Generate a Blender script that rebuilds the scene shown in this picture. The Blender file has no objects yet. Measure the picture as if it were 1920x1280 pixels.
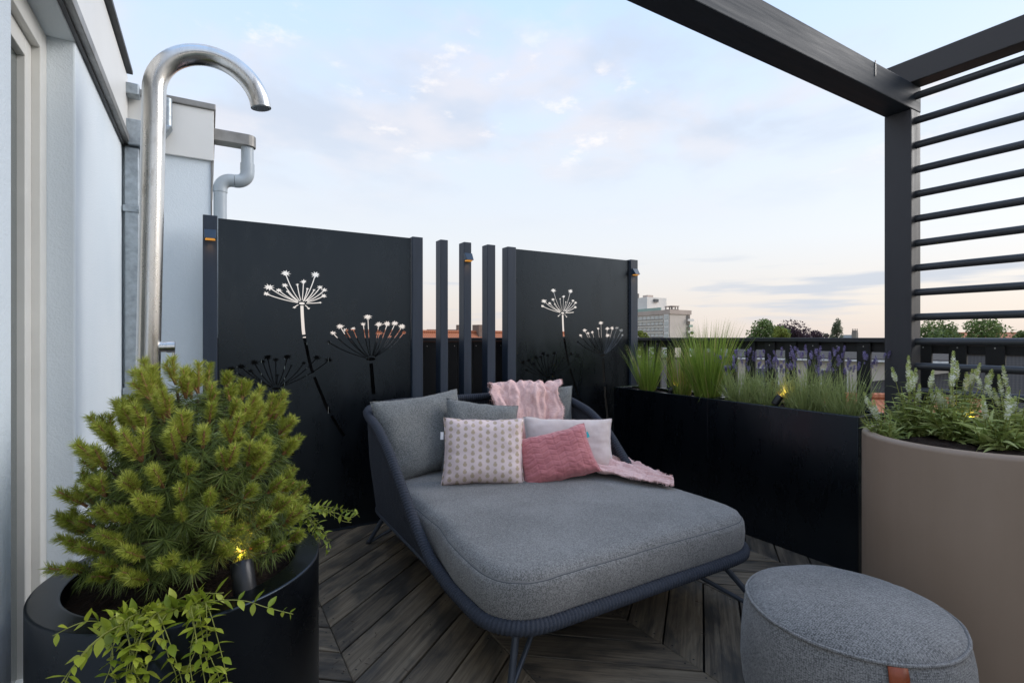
import bpy, math, random
import numpy as np
from mathutils import Vector, Matrix, Euler
from mathutils import noise as mnoise
from mathutils.geometry import delaunay_2d_cdt

random.seed(7)
RNG = np.random.default_rng(7)
PI = math.pi
R = math.radians
scene = bpy.context.scene
COL = scene.collection

# ------------------------------------------------------------------ camera
EYE = 1.2
cam_data = bpy.data.cameras.new('camera')
cam_data.sensor_width = 36.0
cam_data.lens = 17.96
cam_data.shift_y = -0.0042
cam_data.clip_start = 0.05
cam_data.clip_end = 6000
cam = bpy.data.objects.new('camera', cam_data)
cam.location = (0, 0, EYE)
cam.rotation_euler = (R(90), 0, R(-30.75))
COL.objects.link(cam)
scene.camera = cam

# ------------------------------------------------------------------ sky and light
SUN_EL, SUN_AZ = 28.0, 112.0      # degrees; azimuth clockwise from +Y, over the right-hand railing
world = bpy.data.worlds.new('World')
scene.world = world
world.use_nodes = True


def build_sky():
    nt = world.node_tree
    nt.nodes.clear()
    N = lambda t: nt.nodes.new(t)
    L = nt.links.new

    def math_node(op, a, b=None, clamp=False):
        n = N('ShaderNodeMath')
        n.operation = op
        n.use_clamp = clamp
        for i, v in enumerate((a, b)):
            if v is None:
                continue
            if isinstance(v, (int, float)):
                n.inputs[i].default_value = v
            else:
                L(v, n.inputs[i])
        return n.outputs[0]

    def mix(f, a, b, mode='MIX'):
        n = N('ShaderNodeMix')
        n.data_type = 'RGBA'
        n.blend_type = mode
        if isinstance(f, (int, float)):
            n.inputs['Factor'].default_value = f
        else:
            L(f, n.inputs['Factor'])
        for key, v in (('A', a), ('B', b)):
            i = [s for s in n.inputs if s.name == key and s.type == 'RGBA'][0]
            if isinstance(v, tuple):
                i.default_value = (*v, 1)
            else:
                L(v, i)
        return [s for s in n.outputs if s.type == 'RGBA'][0]

    def ramp(x, stops, interp='EASE'):
        n = N('ShaderNodeValToRGB')
        n.color_ramp.interpolation = interp
        e = n.color_ramp.elements
        while len(e) < len(stops):
            e.new(0.5)
        for i, (p, c) in enumerate(stops):
            e[i].position = p
            e[i].color = (*c, 1) if isinstance(c, tuple) else (c, c, c, 1)
        L(x, n.inputs[0])
        return n.outputs[0]

    sky = N('ShaderNodeTexSky')
    sky.sky_type = 'NISHITA'
    sky.sun_disc = False
    sky.sun_elevation = R(SUN_EL)
    sky.sun_rotation = R(SUN_AZ)
    sky.air_density = 1.0
    sky.dust_density = 2.0
    sky_col = mix(1.0, sky.outputs[0], (0.10, 0.10, 0.10), 'MULTIPLY')

    tc = N('ShaderNodeTexCoord')
    sep = N('ShaderNodeSeparateXYZ')
    L(tc.outputs['Generated'], sep.inputs[0])
    z = math_node('MAXIMUM', sep.outputs[2], 0.0)
    # thin high veil: cream at the horizon, milky above, pale blue overhead
    veil = ramp(z, [(0.0, (0.66, 0.585, 0.545)), (0.07, (0.675, 0.625, 0.595)), (0.17, (0.68, 0.70, 0.725)),
                    (0.34, (0.625, 0.705, 0.81)), (0.55, (0.50, 0.67, 0.94)), (1.0, (0.47, 0.75, 1.24))], 'LINEAR')
    base = mix(0.85, sky_col, veil)

    # cloud layer: direction projected on a plane overhead
    den = math_node('ADD', z, 0.12)
    px = math_node('DIVIDE', sep.outputs[0], den)
    py = math_node('DIVIDE', sep.outputs[1], den)
    cmb = N('ShaderNodeCombineXYZ')
    L(px, cmb.inputs[0])
    L(py, cmb.inputs[1])

    def cloud_noise(scale, detail, rough, off, stretch=(1, 1, 1), dist=0.0):
        mp = N('ShaderNodeMapping')
        mp.inputs['Location'].default_value = off
        mp.inputs['Scale'].default_value = stretch
        L(cmb.outputs[0], mp.inputs[0])
        n = N('ShaderNodeTexNoise')
        n.inputs['Scale'].default_value = scale
        n.inputs['Detail'].default_value = detail
        n.inputs['Roughness'].default_value = rough
        n.inputs['Distortion'].default_value = dist
        L(mp.outputs[0], n.inputs[0])
        return n.outputs[0]
    up = ramp(z, [(0.20, 0.0), (0.36, 1.0)], 'LINEAR')
    soft = cloud_noise(1.5, 6, 0.55, (3.1, 1.7, 0), dist=0.3)
    soft = ramp(soft, [(0.38, 0.0), (0.60, 1.0)])
    soft = math_node('MULTIPLY', math_node('MULTIPLY', soft, up), 0.75)
    tint = ramp(cloud_noise(2.3, 4, 0.5, (9, 4, 0)), [(0.35, (0.47, 0.52, 0.615)), (0.62, (0.62, 0.605, 0.64))])
    base = mix(soft, base, tint)
    puff = cloud_noise(4.4, 9, 0.62, (0.4, 2.2, 0))
    field = cloud_noise(1.1, 2, 0.4, (5.3, 0.8, 0))
    pm = math_node('MULTIPLY', ramp(puff, [(0.535, 0.0), (0.68, 1.0)]), ramp(field, [(0.49, 0.0), (0.60, 1.0)]))
    pm = math_node('MULTIPLY', math_node('MULTIPLY', pm, up), 0.65)
    base = mix(pm, base, (0.78, 0.745, 0.73))
    # flat streaks low over the horizon
    mp = N('ShaderNodeMapping')
    mp.inputs['Scale'].default_value = (2.4, 2.4, 26)
    L(tc.outputs['Generated'], mp.inputs[0])
    st = N('ShaderNodeTexNoise')
    st.inputs['Scale'].default_value = 1.6
    st.inputs['Detail'].default_value = 4
    st.inputs['Roughness'].default_value = 0.5
    L(mp.outputs[0], st.inputs[0])
    low = math_node('MULTIPLY', ramp(st.outputs[0], [(0.53, 0.0), (0.68, 1.0)]),
                    ramp(z, [(0.015, 0.0), (0.05, 1.0), (0.10, 1.0), (0.17, 0.0)], 'LINEAR'))
    base = mix(math_node('MULTIPLY', low, 0.75), base, (0.43, 0.48, 0.56))
    bg = N('ShaderNodeBackground')
    bg.inputs['Strength'].default_value = 1.0
    L(base, bg.inputs[0])
    out = N('ShaderNodeOutputWorld')
    L(bg.outputs[0], out.inputs[0])


build_sky()
sun_data = bpy.data.lights.new('sun', 'SUN')
sun_data.energy = 1.4
sun_data.angle = R(35)
sun_data.color = (1.0, 0.97, 0.94)
sun = bpy.data.objects.new('sun', sun_data)
az, el = R(SUN_AZ), R(SUN_EL)
sdir = Vector((math.sin(az) * math.cos(el), math.cos(az) * math.cos(el), math.sin(el)))
sun.rotation_euler = (-sdir).to_track_quat('-Z', 'Y').to_euler()
sun.location = (0, 0, 30)
COL.objects.link(sun)

vs = scene.view_settings
vs.view_transform = 'Standard'
vs.look = 'None'
vs.exposure = 0.5
vs.gamma = 1.0
scene.cycles.use_denoising = True
scene.cycles.max_bounces = 8
scene.cycles.transparent_max_bounces = 8

# ------------------------------------------------------------------ materials


class Mat:
    """a principled material with a few procedural layers"""

    def __init__(self, name, col, rough=0.5, metal=0.0, spec=0.5):
        m = bpy.data.materials.new(name)
        m.use_nodes = True
        self.m, self.nt = m, m.node_tree
        self.b = self.nt.nodes['Principled BSDF']
        self.b.inputs['Base Color'].default_value = (*col, 1)
        self.b.inputs['Roughness'].default_value = rough
        self.b.inputs['Metallic'].default_value = metal
        self.b.inputs['Specular IOR Level'].default_value = spec
        self.col = self.height = None
        self._c = col

    def N(self, t):
        return self.nt.nodes.new(t)

    def L(self, a, b):
        self.nt.links.new(a, b)

    def coord(self, kind='Object', scale=(1, 1, 1), rand=False, rot=(0, 0, 0)):
        tc = self.N('ShaderNodeTexCoord')
        mp = self.N('ShaderNodeMapping')
        mp.inputs['Scale'].default_value = scale
        mp.inputs['Rotation'].default_value = rot
        src = tc.outputs[kind]
        if rand:
            oi = self.N('ShaderNodeObjectInfo')
            ml = self.N('ShaderNodeMath')
            ml.operation = 'MULTIPLY'
            ml.inputs[1].default_value = 57.0
            self.L(oi.outputs['Random'], ml.inputs[0])
            ad = self.N('ShaderNodeVectorMath')
            ad.operation = 'ADD'
            self.L(src, ad.inputs[0])
            self.L(ml.outputs[0], ad.inputs[1])
            src = ad.outputs[0]
        self.L(src, mp.inputs[0])
        return mp.outputs[0]

    def noise(self, vec, scale=5, detail=4, rough=0.5, dist=0.0):
        n = self.N('ShaderNodeTexNoise')
        n.inputs['Scale'].default_value = scale
        n.inputs['Detail'].default_value = detail
        n.inputs['Roughness'].default_value = rough
        n.inputs['Distortion'].default_value = dist
        if vec is not None:
            self.L(vec, n.inputs[0])
        return n.outputs[0]

    def wave(self, vec, scale, axis='X', dist=0.0, profile='SIN'):
        n = self.N('ShaderNodeTexWave')
        n.bands_direction = axis
        n.wave_profile = profile
        n.inputs['Scale'].default_value = scale
        n.inputs['Distortion'].default_value = dist
        self.L(vec, n.inputs[0])
        return n.outputs[1]

    def ramp(self, x, stops, interp='LINEAR'):
        n = self.N('ShaderNodeValToRGB')
        n.color_ramp.interpolation = interp
        e = n.color_ramp.elements
        while len(e) < len(stops):
            e.new(0.5)
        for i, (p, c) in enumerate(stops):
            e[i].position = p
            e[i].color = (*c, 1) if isinstance(c, tuple) else (c, c, c, 1)
        self.L(x, n.inputs[0])
        return n.outputs[0]

    def math(self, op, a, b=0.0, clamp=False):
        n = self.N('ShaderNodeMath')
        n.operation = op
        n.use_clamp = clamp
        for i, v in enumerate((a, b)):
            if isinstance(v, (int, float)):
                n.inputs[i].default_value = v
            else:
                self.L(v, n.inputs[i])
        return n.outputs[0]

    def mix(self, f, a, b, mode='MIX'):
        n = self.N('ShaderNodeMix')
        n.data_type = 'RGBA'
        n.blend_type = mode
        n.clamp_factor = True
        if isinstance(f, (int, float)):
            n.inputs['Factor'].default_value = f
        else:
            self.L(f, n.inputs['Factor'])
        for key, v in (('A', a), ('B', b)):
            i = [s for s in n.inputs if s.name == key and s.type == 'RGBA'][0]
            if isinstance(v, tuple):
                i.default_value = (*v, 1)
            else:
                self.L(v, i)
        return [s for s in n.outputs if s.type == 'RGBA'][0]

    def base(self, c):
        self.L(c, self.b.inputs['Base Color'])
        return self

    def rough(self, r):
        self.L(r, self.b.inputs['Roughness'])
        return self

    def bump(self, h, strength=0.3, dist=0.01):
        n = self.N('ShaderNodeBump')
        n.inputs['Strength'].default_value = strength
        n.inputs['Distance'].default_value = dist
        self.L(h, n.inputs['Height'])
        self.L(n.outputs[0], self.b.inputs['Normal'])
        return self

    def emit(self, col, s):
        self.b.inputs['Emission Color'].default_value = (*col, 1)
        self.b.inputs['Emission Strength'].default_value = s
        return self


M = {}


def simple(name, col, rough=0.5, metal=0.0, var=0.15, nscale=6.0, bump=0.0, bscale=60, rand=False, stretch=(1, 1, 1), spec=0.5):
    m = Mat(name, col, rough, metal, spec)
    v = m.coord('Object', stretch, rand)
    n = m.noise(v, nscale, 5, 0.6)
    lo = tuple(c * (1 - var) for c in col)
    hi = tuple(min(1, c * (1 + var)) for c in col)
    m.base(m.ramp(n, [(0.3, lo), (0.7, hi)]))
    r = m.noise(v, nscale * 1.7, 4, 0.6)
    m.rough(m.ramp(r, [(0.3, max(0.03, rough - 0.07)), (0.7, min(1, rough + 0.07))]))
    if bump:
        m.bump(m.noise(v, bscale, 4, 0.6), bump, 0.004)
    M[name] = m.m
    return m


# walls and metals
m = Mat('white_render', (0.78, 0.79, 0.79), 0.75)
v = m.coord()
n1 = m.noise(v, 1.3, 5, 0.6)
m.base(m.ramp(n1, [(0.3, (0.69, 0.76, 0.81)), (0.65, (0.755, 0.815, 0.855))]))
hh = m.math('ADD', m.noise(v, 170, 3, 0.6), m.math('MULTIPLY', m.noise(v, 45, 3, 0.5), 0.5))
m.bump(hh, 0.45, 0.004)
M['white_render'] = m.m
simple('white_sheet', (0.76, 0.75, 0.72), 0.4, var=0.04, nscale=2)
simple('zinc', (0.27, 0.26, 0.245), 0.45, 0.5, var=0.3, nscale=7)
simple('dark_trim', (0.03, 0.03, 0.033), 0.5)
simple('pvc_grey', (0.42, 0.47, 0.51), 0.35, var=0.05)
simple('door_frame_white', (0.72, 0.71, 0.67), 0.4, var=0.05)
m = simple('galvanised', (0.36, 0.40, 0.43), 0.42, 0.75, var=0.22, nscale=30)
m = Mat('stainless', (0.66, 0.64, 0.61), 0.25, 1.0)
v = m.coord('Object', (1, 1, 0.25))
n = m.noise(v, 22, 6, 0.65)
m.base(m.ramp(n, [(0.28, (0.40, 0.37, 0.33)), (0.42, (0.66, 0.645, 0.62)), (0.7, (0.74, 0.73, 0.71))]))
m.rough(m.ramp(m.noise(v, 14, 5, 0.6), [(0.3, 0.17), (0.7, 0.36)]))
m.bump(m.noise(m.coord('Object', (1, 1, 0.02)), 130, 2, 0.5), 0.05, 0.001)
M['stainless'] = m.m
m = Mat('window_glass', (0.10, 0.12, 0.12), 0.04, 0.0, 0.6)
m.b.inputs['Coat Weight'].default_value = 0.5
m.b.inputs['Coat Roughness'].default_value = 0.02
M['window_glass'] = m.m

# black coated sheet metal: faint streaks, dust, handling marks
m = Mat('black_sheet', (0.005, 0.006, 0.008), 0.35, 0.0, 0.7)
m.b.inputs['Specular Tint'].default_value = (0.72, 0.86, 1.0, 1)
v = m.coord('Object', (1, 1, 0.35))
n = m.noise(v, 5, 6, 0.65, 0.5)
m.base(m.ramp(n, [(0.35, (0.0010, 0.0016, 0.0028)), (0.62, (0.0020, 0.0028, 0.0042)), (0.8, (0.0050, 0.0056, 0.0066))]))
m.rough(m.ramp(m.noise(v, 9, 6, 0.65), [(0.3, 0.22), (0.7, 0.36)]))
M['black_sheet'] = m.m
m = Mat('black_pot', (0.013, 0.014, 0.016), 0.38)
m.b.inputs['Specular Tint'].default_value = (0.62, 0.78, 1.0, 1)
v = m.coord()
m.base(m.ramp(m.noise(v, 4, 5, 0.6), [(0.35, (0.0012, 0.0015, 0.0022)), (0.7, (0.0030, 0.0034, 0.0042))]))
m.rough(m.ramp(m.noise(v, 5, 4, 0.6), [(0.3, 0.25), (0.7, 0.31)]))
M['black_pot'] = m.m
m = Mat('taupe_pot', (0.24, 0.185, 0.15), 0.5)
v = m.coord()
vs_ = m.coord('Object', (7, 7, 0.6))
m.rough(m.ramp(m.noise(vs_, 3, 5, 0.65), [(0.3, 0.40), (0.7, 0.58)]))
m.base(m.ramp(m.math('ADD', m.math('MULTIPLY', m.noise(v, 3, 5, 0.6), 0.6), m.math('MULTIPLY', m.noise(vs_, 2, 6, 0.65), 0.4)), [(0.3, (0.250, 0.180, 0.128)), (0.7, (0.290, 0.212, 0.156))]))
m.bump(m.noise(v, 420, 2, 0.5), 0.08, 0.001)
M['taupe_pot'] = m.m


def wood(name, dark, light, rough=0.55, along='Z', bump=0.25, rand=True):
    m = Mat(name, light, rough)
    st = {'Z': (14, 14, 0.7), 'X': (0.7, 14, 14), 'Y': (14, 0.7, 14)}[along]
    v = m.coord('Object', st, rand)
    g = m.noise(v, 3.0, 8, 0.65, 0.4)
    m.base(m.ramp(g, [(0.3, dark), (0.7, light)]))
    m.rough(m.ramp(g, [(0.3, rough - 0.06), (0.7, rough + 0.1)]))
    m.bump(m.noise(v, 9, 5, 0.7), bump, 0.002)
    M[name] = m.m
    return m


wood('post_wood', (0.013, 0.022, 0.038), (0.021, 0.033, 0.054), 0.5)
wood('fence_wood', (0.006, 0.0058, 0.006), (0.013, 0.012, 0.0115), 0.6)
wood('cap_wood_y', (0.018, 0.019, 0.022), (0.034, 0.036, 0.040), 0.45, 'Y')
wood('cap_wood_x', (0.018, 0.019, 0.022), (0.034, 0.036, 0.040), 0.45, 'X')
wood('pergola_post', (0.022, 0.021, 0.025), (0.031, 0.030, 0.034), 0.5)
wood('pergola_x_blue_lit', (0.014, 0.019, 0.028), (0.019, 0.026, 0.037), 0.62, 'X', 0.08)  # same brown timber; blue sky light on the cross beam put into its colour
wood('pergola_y', (0.026, 0.023, 0.023), (0.036, 0.032, 0.032), 0.5, 'Y')
simple('rail_metal', (0.034, 0.036, 0.041), 0.35, 0.0, var=0.12)
simple('steel_leg', (0.055, 0.065, 0.085), 0.4, 0.3, var=0.1)
simple('nail_head', (0.55, 0.53, 0.5), 0.4, 0.8)
simple('screw_head', (0.02, 0.018, 0.016), 0.7)

# weathered deck boards, each with its own tone
m = Mat('deck_board', (0.1, 0.085, 0.07), 0.75)
v = m.coord('Object', (1.2, 26, 26), True)
g = m.noise(v, 2.2, 9, 0.7, 0.6)
v2 = m.coord('Object', (1.0, 2.6, 1), True)
blotch = m.noise(v2, 3.2, 6, 0.62, 0.4)
grain = m.ramp(g, [(0.28, (0.044, 0.035, 0.026)), (0.5, (0.150, 0.120, 0.086)), (0.72, (0.245, 0.205, 0.152))])
stain = m.ramp(blotch, [(0.40, 1.0), (0.56, 0.0)])
c = m.mix(m.math('MULTIPLY', stain, 0.72), grain, (0.022, 0.024, 0.026))
oi = m.N('ShaderNodeObjectInfo')
tone = m.ramp(oi.outputs['Random'], [(0.0, (0.72, 0.70, 0.68)), (0.5, (1.0, 0.97, 0.93)), (1.0, (1.22, 1.17, 1.08))])
c = m.mix(1.0, c, tone, 'MULTIPLY')
m.base(c)
m.rough(m.ramp(blotch, [(0.35, 0.55), (0.65, 0.85)]))
m.bump(m.math('ADD', g, m.math('MULTIPLY', m.noise(v, 9, 4, 0.7), 0.4)), 0.55, 0.003)
M['deck_board'] = m.m
simple('deck_base', (0.012, 0.011, 0.010), 0.9)
simple('roof_slab', (0.10, 0.10, 0.10), 0.9)


def woven(name, dark, light, scale, heather, rough=0.9, bump=0.5, tint=None):
    """heathered two-tone basket weave on UV in metres"""
    m = Mat(name, light, rough, 0, 0.25)
    v = m.coord('UV', (1, 1, 1))
    wx = m.wave(v, scale, 'X')
    wy = m.wave(v, scale, 'Y')
    w = m.math('MULTIPLY', wx, wy)
    sn = m.N('ShaderNodeVectorMath')
    sn.operation = 'SNAP'
    sn.inputs[1].default_value = (1.0 / heather, 1.0 / heather, 1.0 / heather)
    m.L(v, sn.inputs[0])
    wn = m.N('ShaderNodeTexWhiteNoise')
    wn.noise_dimensions = '2D'
    m.L(sn.outputs[0], wn.inputs['Vector'])
    h = wn.outputs['Value']
    big = m.noise(m.coord('UV'), 3.0, 4, 0.55)
    f = m.math('ADD', m.math('MULTIPLY', w, 0.40), m.math('MULTIPLY', h, 0.75))
    c = m.ramp(f, [(-0.0, dark), (1.0, light)])
    c = m.mix(0.15, c, tuple((a_ + b_) * 0.5 for a_, b_ in zip(dark, light)))
    c = m.mix(0.22, c, m.ramp(big, [(0.3, dark), (0.7, light)]))
    m.base(c)
    m.bump(f, bump * 0.6, 0.0015)
    m.b.inputs['Sheen Weight'].default_value = 0.15
    m.b.inputs['Sheen Roughness'].default_value = 0.5
    M[name] = m.m
    return m


woven('mattress_fabric', (0.036, 0.035, 0.035), (0.325, 0.315, 0.302), 75, 320)
woven('cushion_fabric', (0.034, 0.037, 0.038), (0.285, 0.292, 0.286), 60, 310)
woven('pouf_fabric', (0.026, 0.026, 0.027), (0.325, 0.316, 0.308), 52, 330, bump=0.8)
simple('rope', (0.028, 0.033, 0.047), 0.85, var=0.35, nscale=240, bump=0.5, bscale=500)
simple('leather', (0.24, 0.045, 0.009), 0.45, var=0.3, nscale=28, bump=0.2, bscale=220)
simple('leather_mark', (0.07, 0.02, 0.008), 0.6)
simple('seam_thread', (0.07, 0.075, 0.085), 0.9)

# pineapple-dot printed cotton
m = Mat('printed_cotton', (0.75, 0.62, 0.60), 0.9, 0, 0.2)
v = m.coord('UV')
sx = m.N('ShaderNodeSeparateXYZ')
m.L(v, sx.inputs[0])
U = m.math('DIVIDE', sx.outputs[0], 0.0385)
col_i = m.math('FLOOR', U)
odd = m.math('MODULO', m.math('ABSOLUTE', col_i), 2.0)
V = m.math('ADD', m.math('DIVIDE', sx.outputs[1], 0.0365), m.math('MULTIPLY', odd, 0.5))
fu = m.math('SUBTRACT', m.math('SUBTRACT', U, col_i), 0.5)
fv = m.math('SUBTRACT', m.math('SUBTRACT', V, m.math('FLOOR', V)), 0.45)
d = m.math('SQRT', m.math('ADD', m.math('MULTIPLY', fu, fu), m.math('MULTIPLY', fv, fv)))
disc = m.math('LESS_THAN', d, 0.27)
ring = m.math('LESS_THAN', m.math('ABSOLUTE', m.math('SUBTRACT', d, 0.16)), 0.04)
fv2 = m.math('SUBTRACT', fv, 0.33)
leafd = m.math('ADD', m.math('MULTIPLY', m.math('ABSOLUTE', fu), 0.5), m.math('ABSOLUTE', fv2))
leaf = m.math('LESS_THAN', leafd, 0.11)
dots = m.math('MAXIMUM', disc, m.math('MULTIPLY', leaf, 0.75))
cloth = m.ramp(m.noise(v, 9, 4, 0.6), [(0.3, (0.68, 0.535, 0.515)), (0.7, (0.76, 0.62, 0.595))])
gold = m.mix(m.math('MULTIPLY', ring, 0.6), (0.42, 0.315, 0.20), (0.58, 0.46, 0.34))
c = m.mix(m.math('MULTIPLY', dots, 0.88), cloth, gold)
m.base(c)
m.bump(m.noise(v, 60, 4, 0.6), 0.15, 0.002)
M['printed_cotton'] = m.m
# quilted velvet: chevron channels come from the mesh, nap from noise
m = Mat('rose_velvet', (0.42, 0.135, 0.145), 0.7, 0, 0.2)
v = m.coord('UV')
m.base(m.ramp(m.noise(v, 12, 5, 0.6), [(0.3, (0.40, 0.125, 0.135)), (0.7, (0.53, 0.19, 0.195))]))
m.b.inputs['Sheen Weight'].default_value = 0.6
m.b.inputs['Sheen Tint'].default_value = (1, 0.75, 0.75, 1)
M['rose_velvet'] = m.m
m = Mat('pale_velvet', (0.60, 0.49, 0.46), 0.75, 0, 0.2)
v = m.coord('UV')
m.base(m.ramp(m.noise(v, 7, 5, 0.6), [(0.3, (0.52, 0.42, 0.39)), (0.7, (0.66, 0.555, 0.53))]))
m.b.inputs['Sheen Weight'].default_value = 0.6
M['pale_velvet'] = m.m
simple('beige_piping', (0.33, 0.25, 0.20), 0.85)
simple('teal_tag', (0.02, 0.42, 0.46), 0.6)
simple('white_tag', (0.75, 0.72, 0.72), 0.7)
m = Mat('throw_knit', (0.72, 0.42, 0.38), 0.95, 0, 0.1)
v = m.coord('UV')
n = m.noise(v, 70, 5, 0.7)
big = m.noise(m.coord('UV', (1, 0.3, 1)), 26, 3, 0.6)
m.base(m.ramp(m.math('ADD', m.math('MULTIPLY', n, 0.6), m.math('MULTIPLY', big, 0.4)),
              [(0.3, (0.66, 0.40, 0.37)), (0.55, (0.80, 0.53, 0.49)), (0.75, (0.87, 0.68, 0.63))]))
m.bump(m.math('ADD', n, big), 0.9, 0.006)
m.b.inputs['Sheen Weight'].default_value = 0.3
M['throw_knit'] = m.m


def leafy(name, cols, rough=0.55, trans=0.25, spec=0.4):
    """foliage: colour picked per leaf from the 'tint' attribute, a little light through the blade"""
    m = Mat(name, cols[1], rough, 0, spec)
    at = m.N('ShaderNodeAttribute')
    at.attribute_name = 'tint'
    k = len(cols) - 1
    c = m.ramp(at.outputs['Fac'], [(i / k, cc) for i, cc in enumerate(cols)])
    m.base(c)
    tr = m.N('ShaderNodeBsdfTranslucent')
    m.L(c, tr.inputs[0])
    ms = m.N('ShaderNodeMixShader')
    ms.inputs[0].default_value = trans
    m.L(m.b.outputs[0], ms.inputs[1])
    m.L(tr.outputs[0], ms.inputs[2])
    m.L(ms.outputs[0], m.nt.nodes['Material Output'].inputs[0])
    M[name] = m.m
    return m


def leafy_random(name, cols, rough=0.45, trans=0.25):
    m = leafy(name, cols, rough, trans)
    at = [n for n in m.nt.nodes if n.type == 'ATTRIBUTE'][0]
    oi = m.N('ShaderNodeObjectInfo')
    for lk in list(at.outputs['Fac'].links):
        m.nt.links.new(oi.outputs['Random'], lk.to_socket)
    return m


leafy('pine_young', [(0.150, 0.200, 0.026), (0.320, 0.365, 0.042), (0.540, 0.545, 0.110)], 0.5, 0.25)
leafy('pine_old', [(0.065, 0.100, 0.022), (0.130, 0.178, 0.038), (0.210, 0.250, 0.060)], 0.45, 0.15)
simple('pine_candle', (0.30, 0.15, 0.07), 0.8, var=0.35, nscale=60)
simple('bark', (0.075, 0.052, 0.038), 0.9, var=0.4, nscale=30, bump=0.6, bscale=60)
leafy_random('periwinkle_leaf', [(0.180, 0.250, 0.026), (0.310, 0.370, 0.040), (0.440, 0.480, 0.070)], 0.35, 0.3)
simple('vine_stem', (0.22, 0.24, 0.05), 0.6)
leafy('grass_blade', [(0.140, 0.230, 0.032), (0.250, 0.360, 0.050), (0.400, 0.450, 0.120), (0.52, 0.36, 0.16)], 0.45, 0.3)
leafy('lavender_leaf', [(0.220, 0.275, 0.095), (0.370, 0.430, 0.160), (0.520, 0.570, 0.270)], 0.6, 0.25)
leafy('lavender_flower', [(0.125, 0.100, 0.22), (0.210, 0.175, 0.34), (0.34, 0.30, 0.47)], 0.8, 0.2)
leafy('sage_leaf', [(0.190, 0.250, 0.060), (0.360, 0.420, 0.120), (0.520, 0.560, 0.230)], 0.5, 0.3)
leafy('sage_flower', [(0.42, 0.48, 0.12), (0.72, 0.74, 0.55), (0.85, 0.85, 0.83)], 0.7, 0.2)
m = Mat('soil', (0.03, 0.02, 0.014), 0.95, 0, 0.2)
v = m.coord()
m.base(m.ramp(m.noise(v, 60, 5, 0.7), [(0.3, (0.010, 0.007, 0.006)), (0.6, (0.035, 0.021, 0.015)), (0.8, (0.075, 0.045, 0.03))]))
m.bump(m.noise(v, 90, 5, 0.7), 1.0, 0.01)
M['soil'] = m.m
simple('lamp_black', (0.02, 0.021, 0.024), 0.35, 0.3)
simple('lamp_blue', (0.025, 0.045, 0.075), 0.4, 0.2)
m = Mat('amber_lens', (0.8, 0.4, 0.08), 0.4)
m.emit((1.0, 0.42, 0.06), 0.36)
M['amber_lens'] = m.m
m = Mat('spot_lens', (0.9, 0.7, 0.3), 0.3)
m.emit((1.0, 0.55, 0.12), 2.5)
M['spot_lens'] = m.m

# the town
simple('town_ground', (0.07, 0.085, 0.06), 0.95, var=0.5, nscale=0.03)
simple('block_wall', (0.62, 0.53, 0.455), 0.9, var=0.08, nscale=0.2)
simple('block_band', (0.72, 0.65, 0.57), 0.85, var=0.06, nscale=0.2)
simple('block_top', (0.50, 0.40, 0.335), 0.9, var=0.08, nscale=0.2)
simple('block_white', (0.76, 0.71, 0.65), 0.85, var=0.05, nscale=0.2)
simple('block_sill', (0.20, 0.17, 0.15), 0.9)
m = Mat('block_glass', (0.48, 0.49, 0.46), 0.12, 0.0, 0.8)
M['block_glass'] = m.m
simple('green_roof_box', (0.30, 0.40, 0.34), 0.8)


def brickish(name, brick, mortar, sc=1.0):
    m = Mat(name, brick, 0.9)
    t = m.N('ShaderNodeTexBrick')
    t.inputs['Color1'].default_value = (*brick, 1)
    t.inputs['Color2'].default_value = (*[c * 0.72 for c in brick], 1)
    t.inputs['Mortar'].default_value = (*mortar, 1)
    t.inputs['Scale'].default_value = sc
    t.inputs['Brick Width'].default_value = 0.22
    t.inputs['Row Height'].default_value = 0.075
    t.inputs['Mortar Size'].default_value = 0.01
    m.L(m.coord('UV'), t.inputs[0])
    m.base(t.outputs[0])
    M[name] = m.m


brickish('red_brick', (0.30, 0.105, 0.065), (0.30, 0.25, 0.21))
brickish('brown_brick', (0.20, 0.115, 0.080), (0.24, 0.21, 0.18))


def tiles(name, a, b):
    m = Mat(name, a, 0.8)
    v = m.coord('UV')
    rows = m.wave(v, 1.0 / 0.30 / 2 * 1.0, 'Y', 0, 'SAW')
    cols = m.wave(v, 1.0 / 0.22 / 2 * 1.0, 'X')
    h = m.math('ADD', m.math('MULTIPLY', rows, 0.7), m.math('MULTIPLY', cols, 0.5))
    n = m.noise(v, 6, 4, 0.7)
    c = m.mix(n, a, b)
    c = m.mix(m.math('MULTIPLY', m.math('SUBTRACT', 1.0, m.math('MINIMUM', h, 1.0)), 0.55), c, tuple(x * 0.35 for x in a))
    m.base(c)
    m.bump(h, 0.8, 0.03)
    M[name] = m.m


tiles('orange_tiles', (0.42, 0.13, 0.06), (0.50, 0.19, 0.09))
tiles('grey_tiles', (0.050, 0.043, 0.038), (0.080, 0.069, 0.061))
simple('cream_wall', (0.55, 0.50, 0.43), 0.9, var=0.08, nscale=0.6)
simple('pane_dark', (0.05, 0.06, 0.07), 0.1, spec=0.8)
simple('frame_white', (0.7, 0.7, 0.68), 0.5)
leafy('tree_green', [(0.075, 0.115, 0.034), (0.140, 0.195, 0.055), (0.220, 0.280, 0.090)], 0.7, 0.3)
leafy('tree_lime', [(0.120, 0.150, 0.026), (0.210, 0.245, 0.040), (0.300, 0.330, 0.065)], 0.7, 0.3)
leafy('tree_purple', [(0.035, 0.019, 0.027), (0.068, 0.037, 0.050), (0.115, 0.064, 0.078)], 0.7, 0.3)
leafy('tree_grey', [(0.085, 0.108, 0.060), (0.140, 0.165, 0.092), (0.205, 0.230, 0.130)], 0.7, 0.3)

# ------------------------------------------------------------------ mesh helpers


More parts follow.
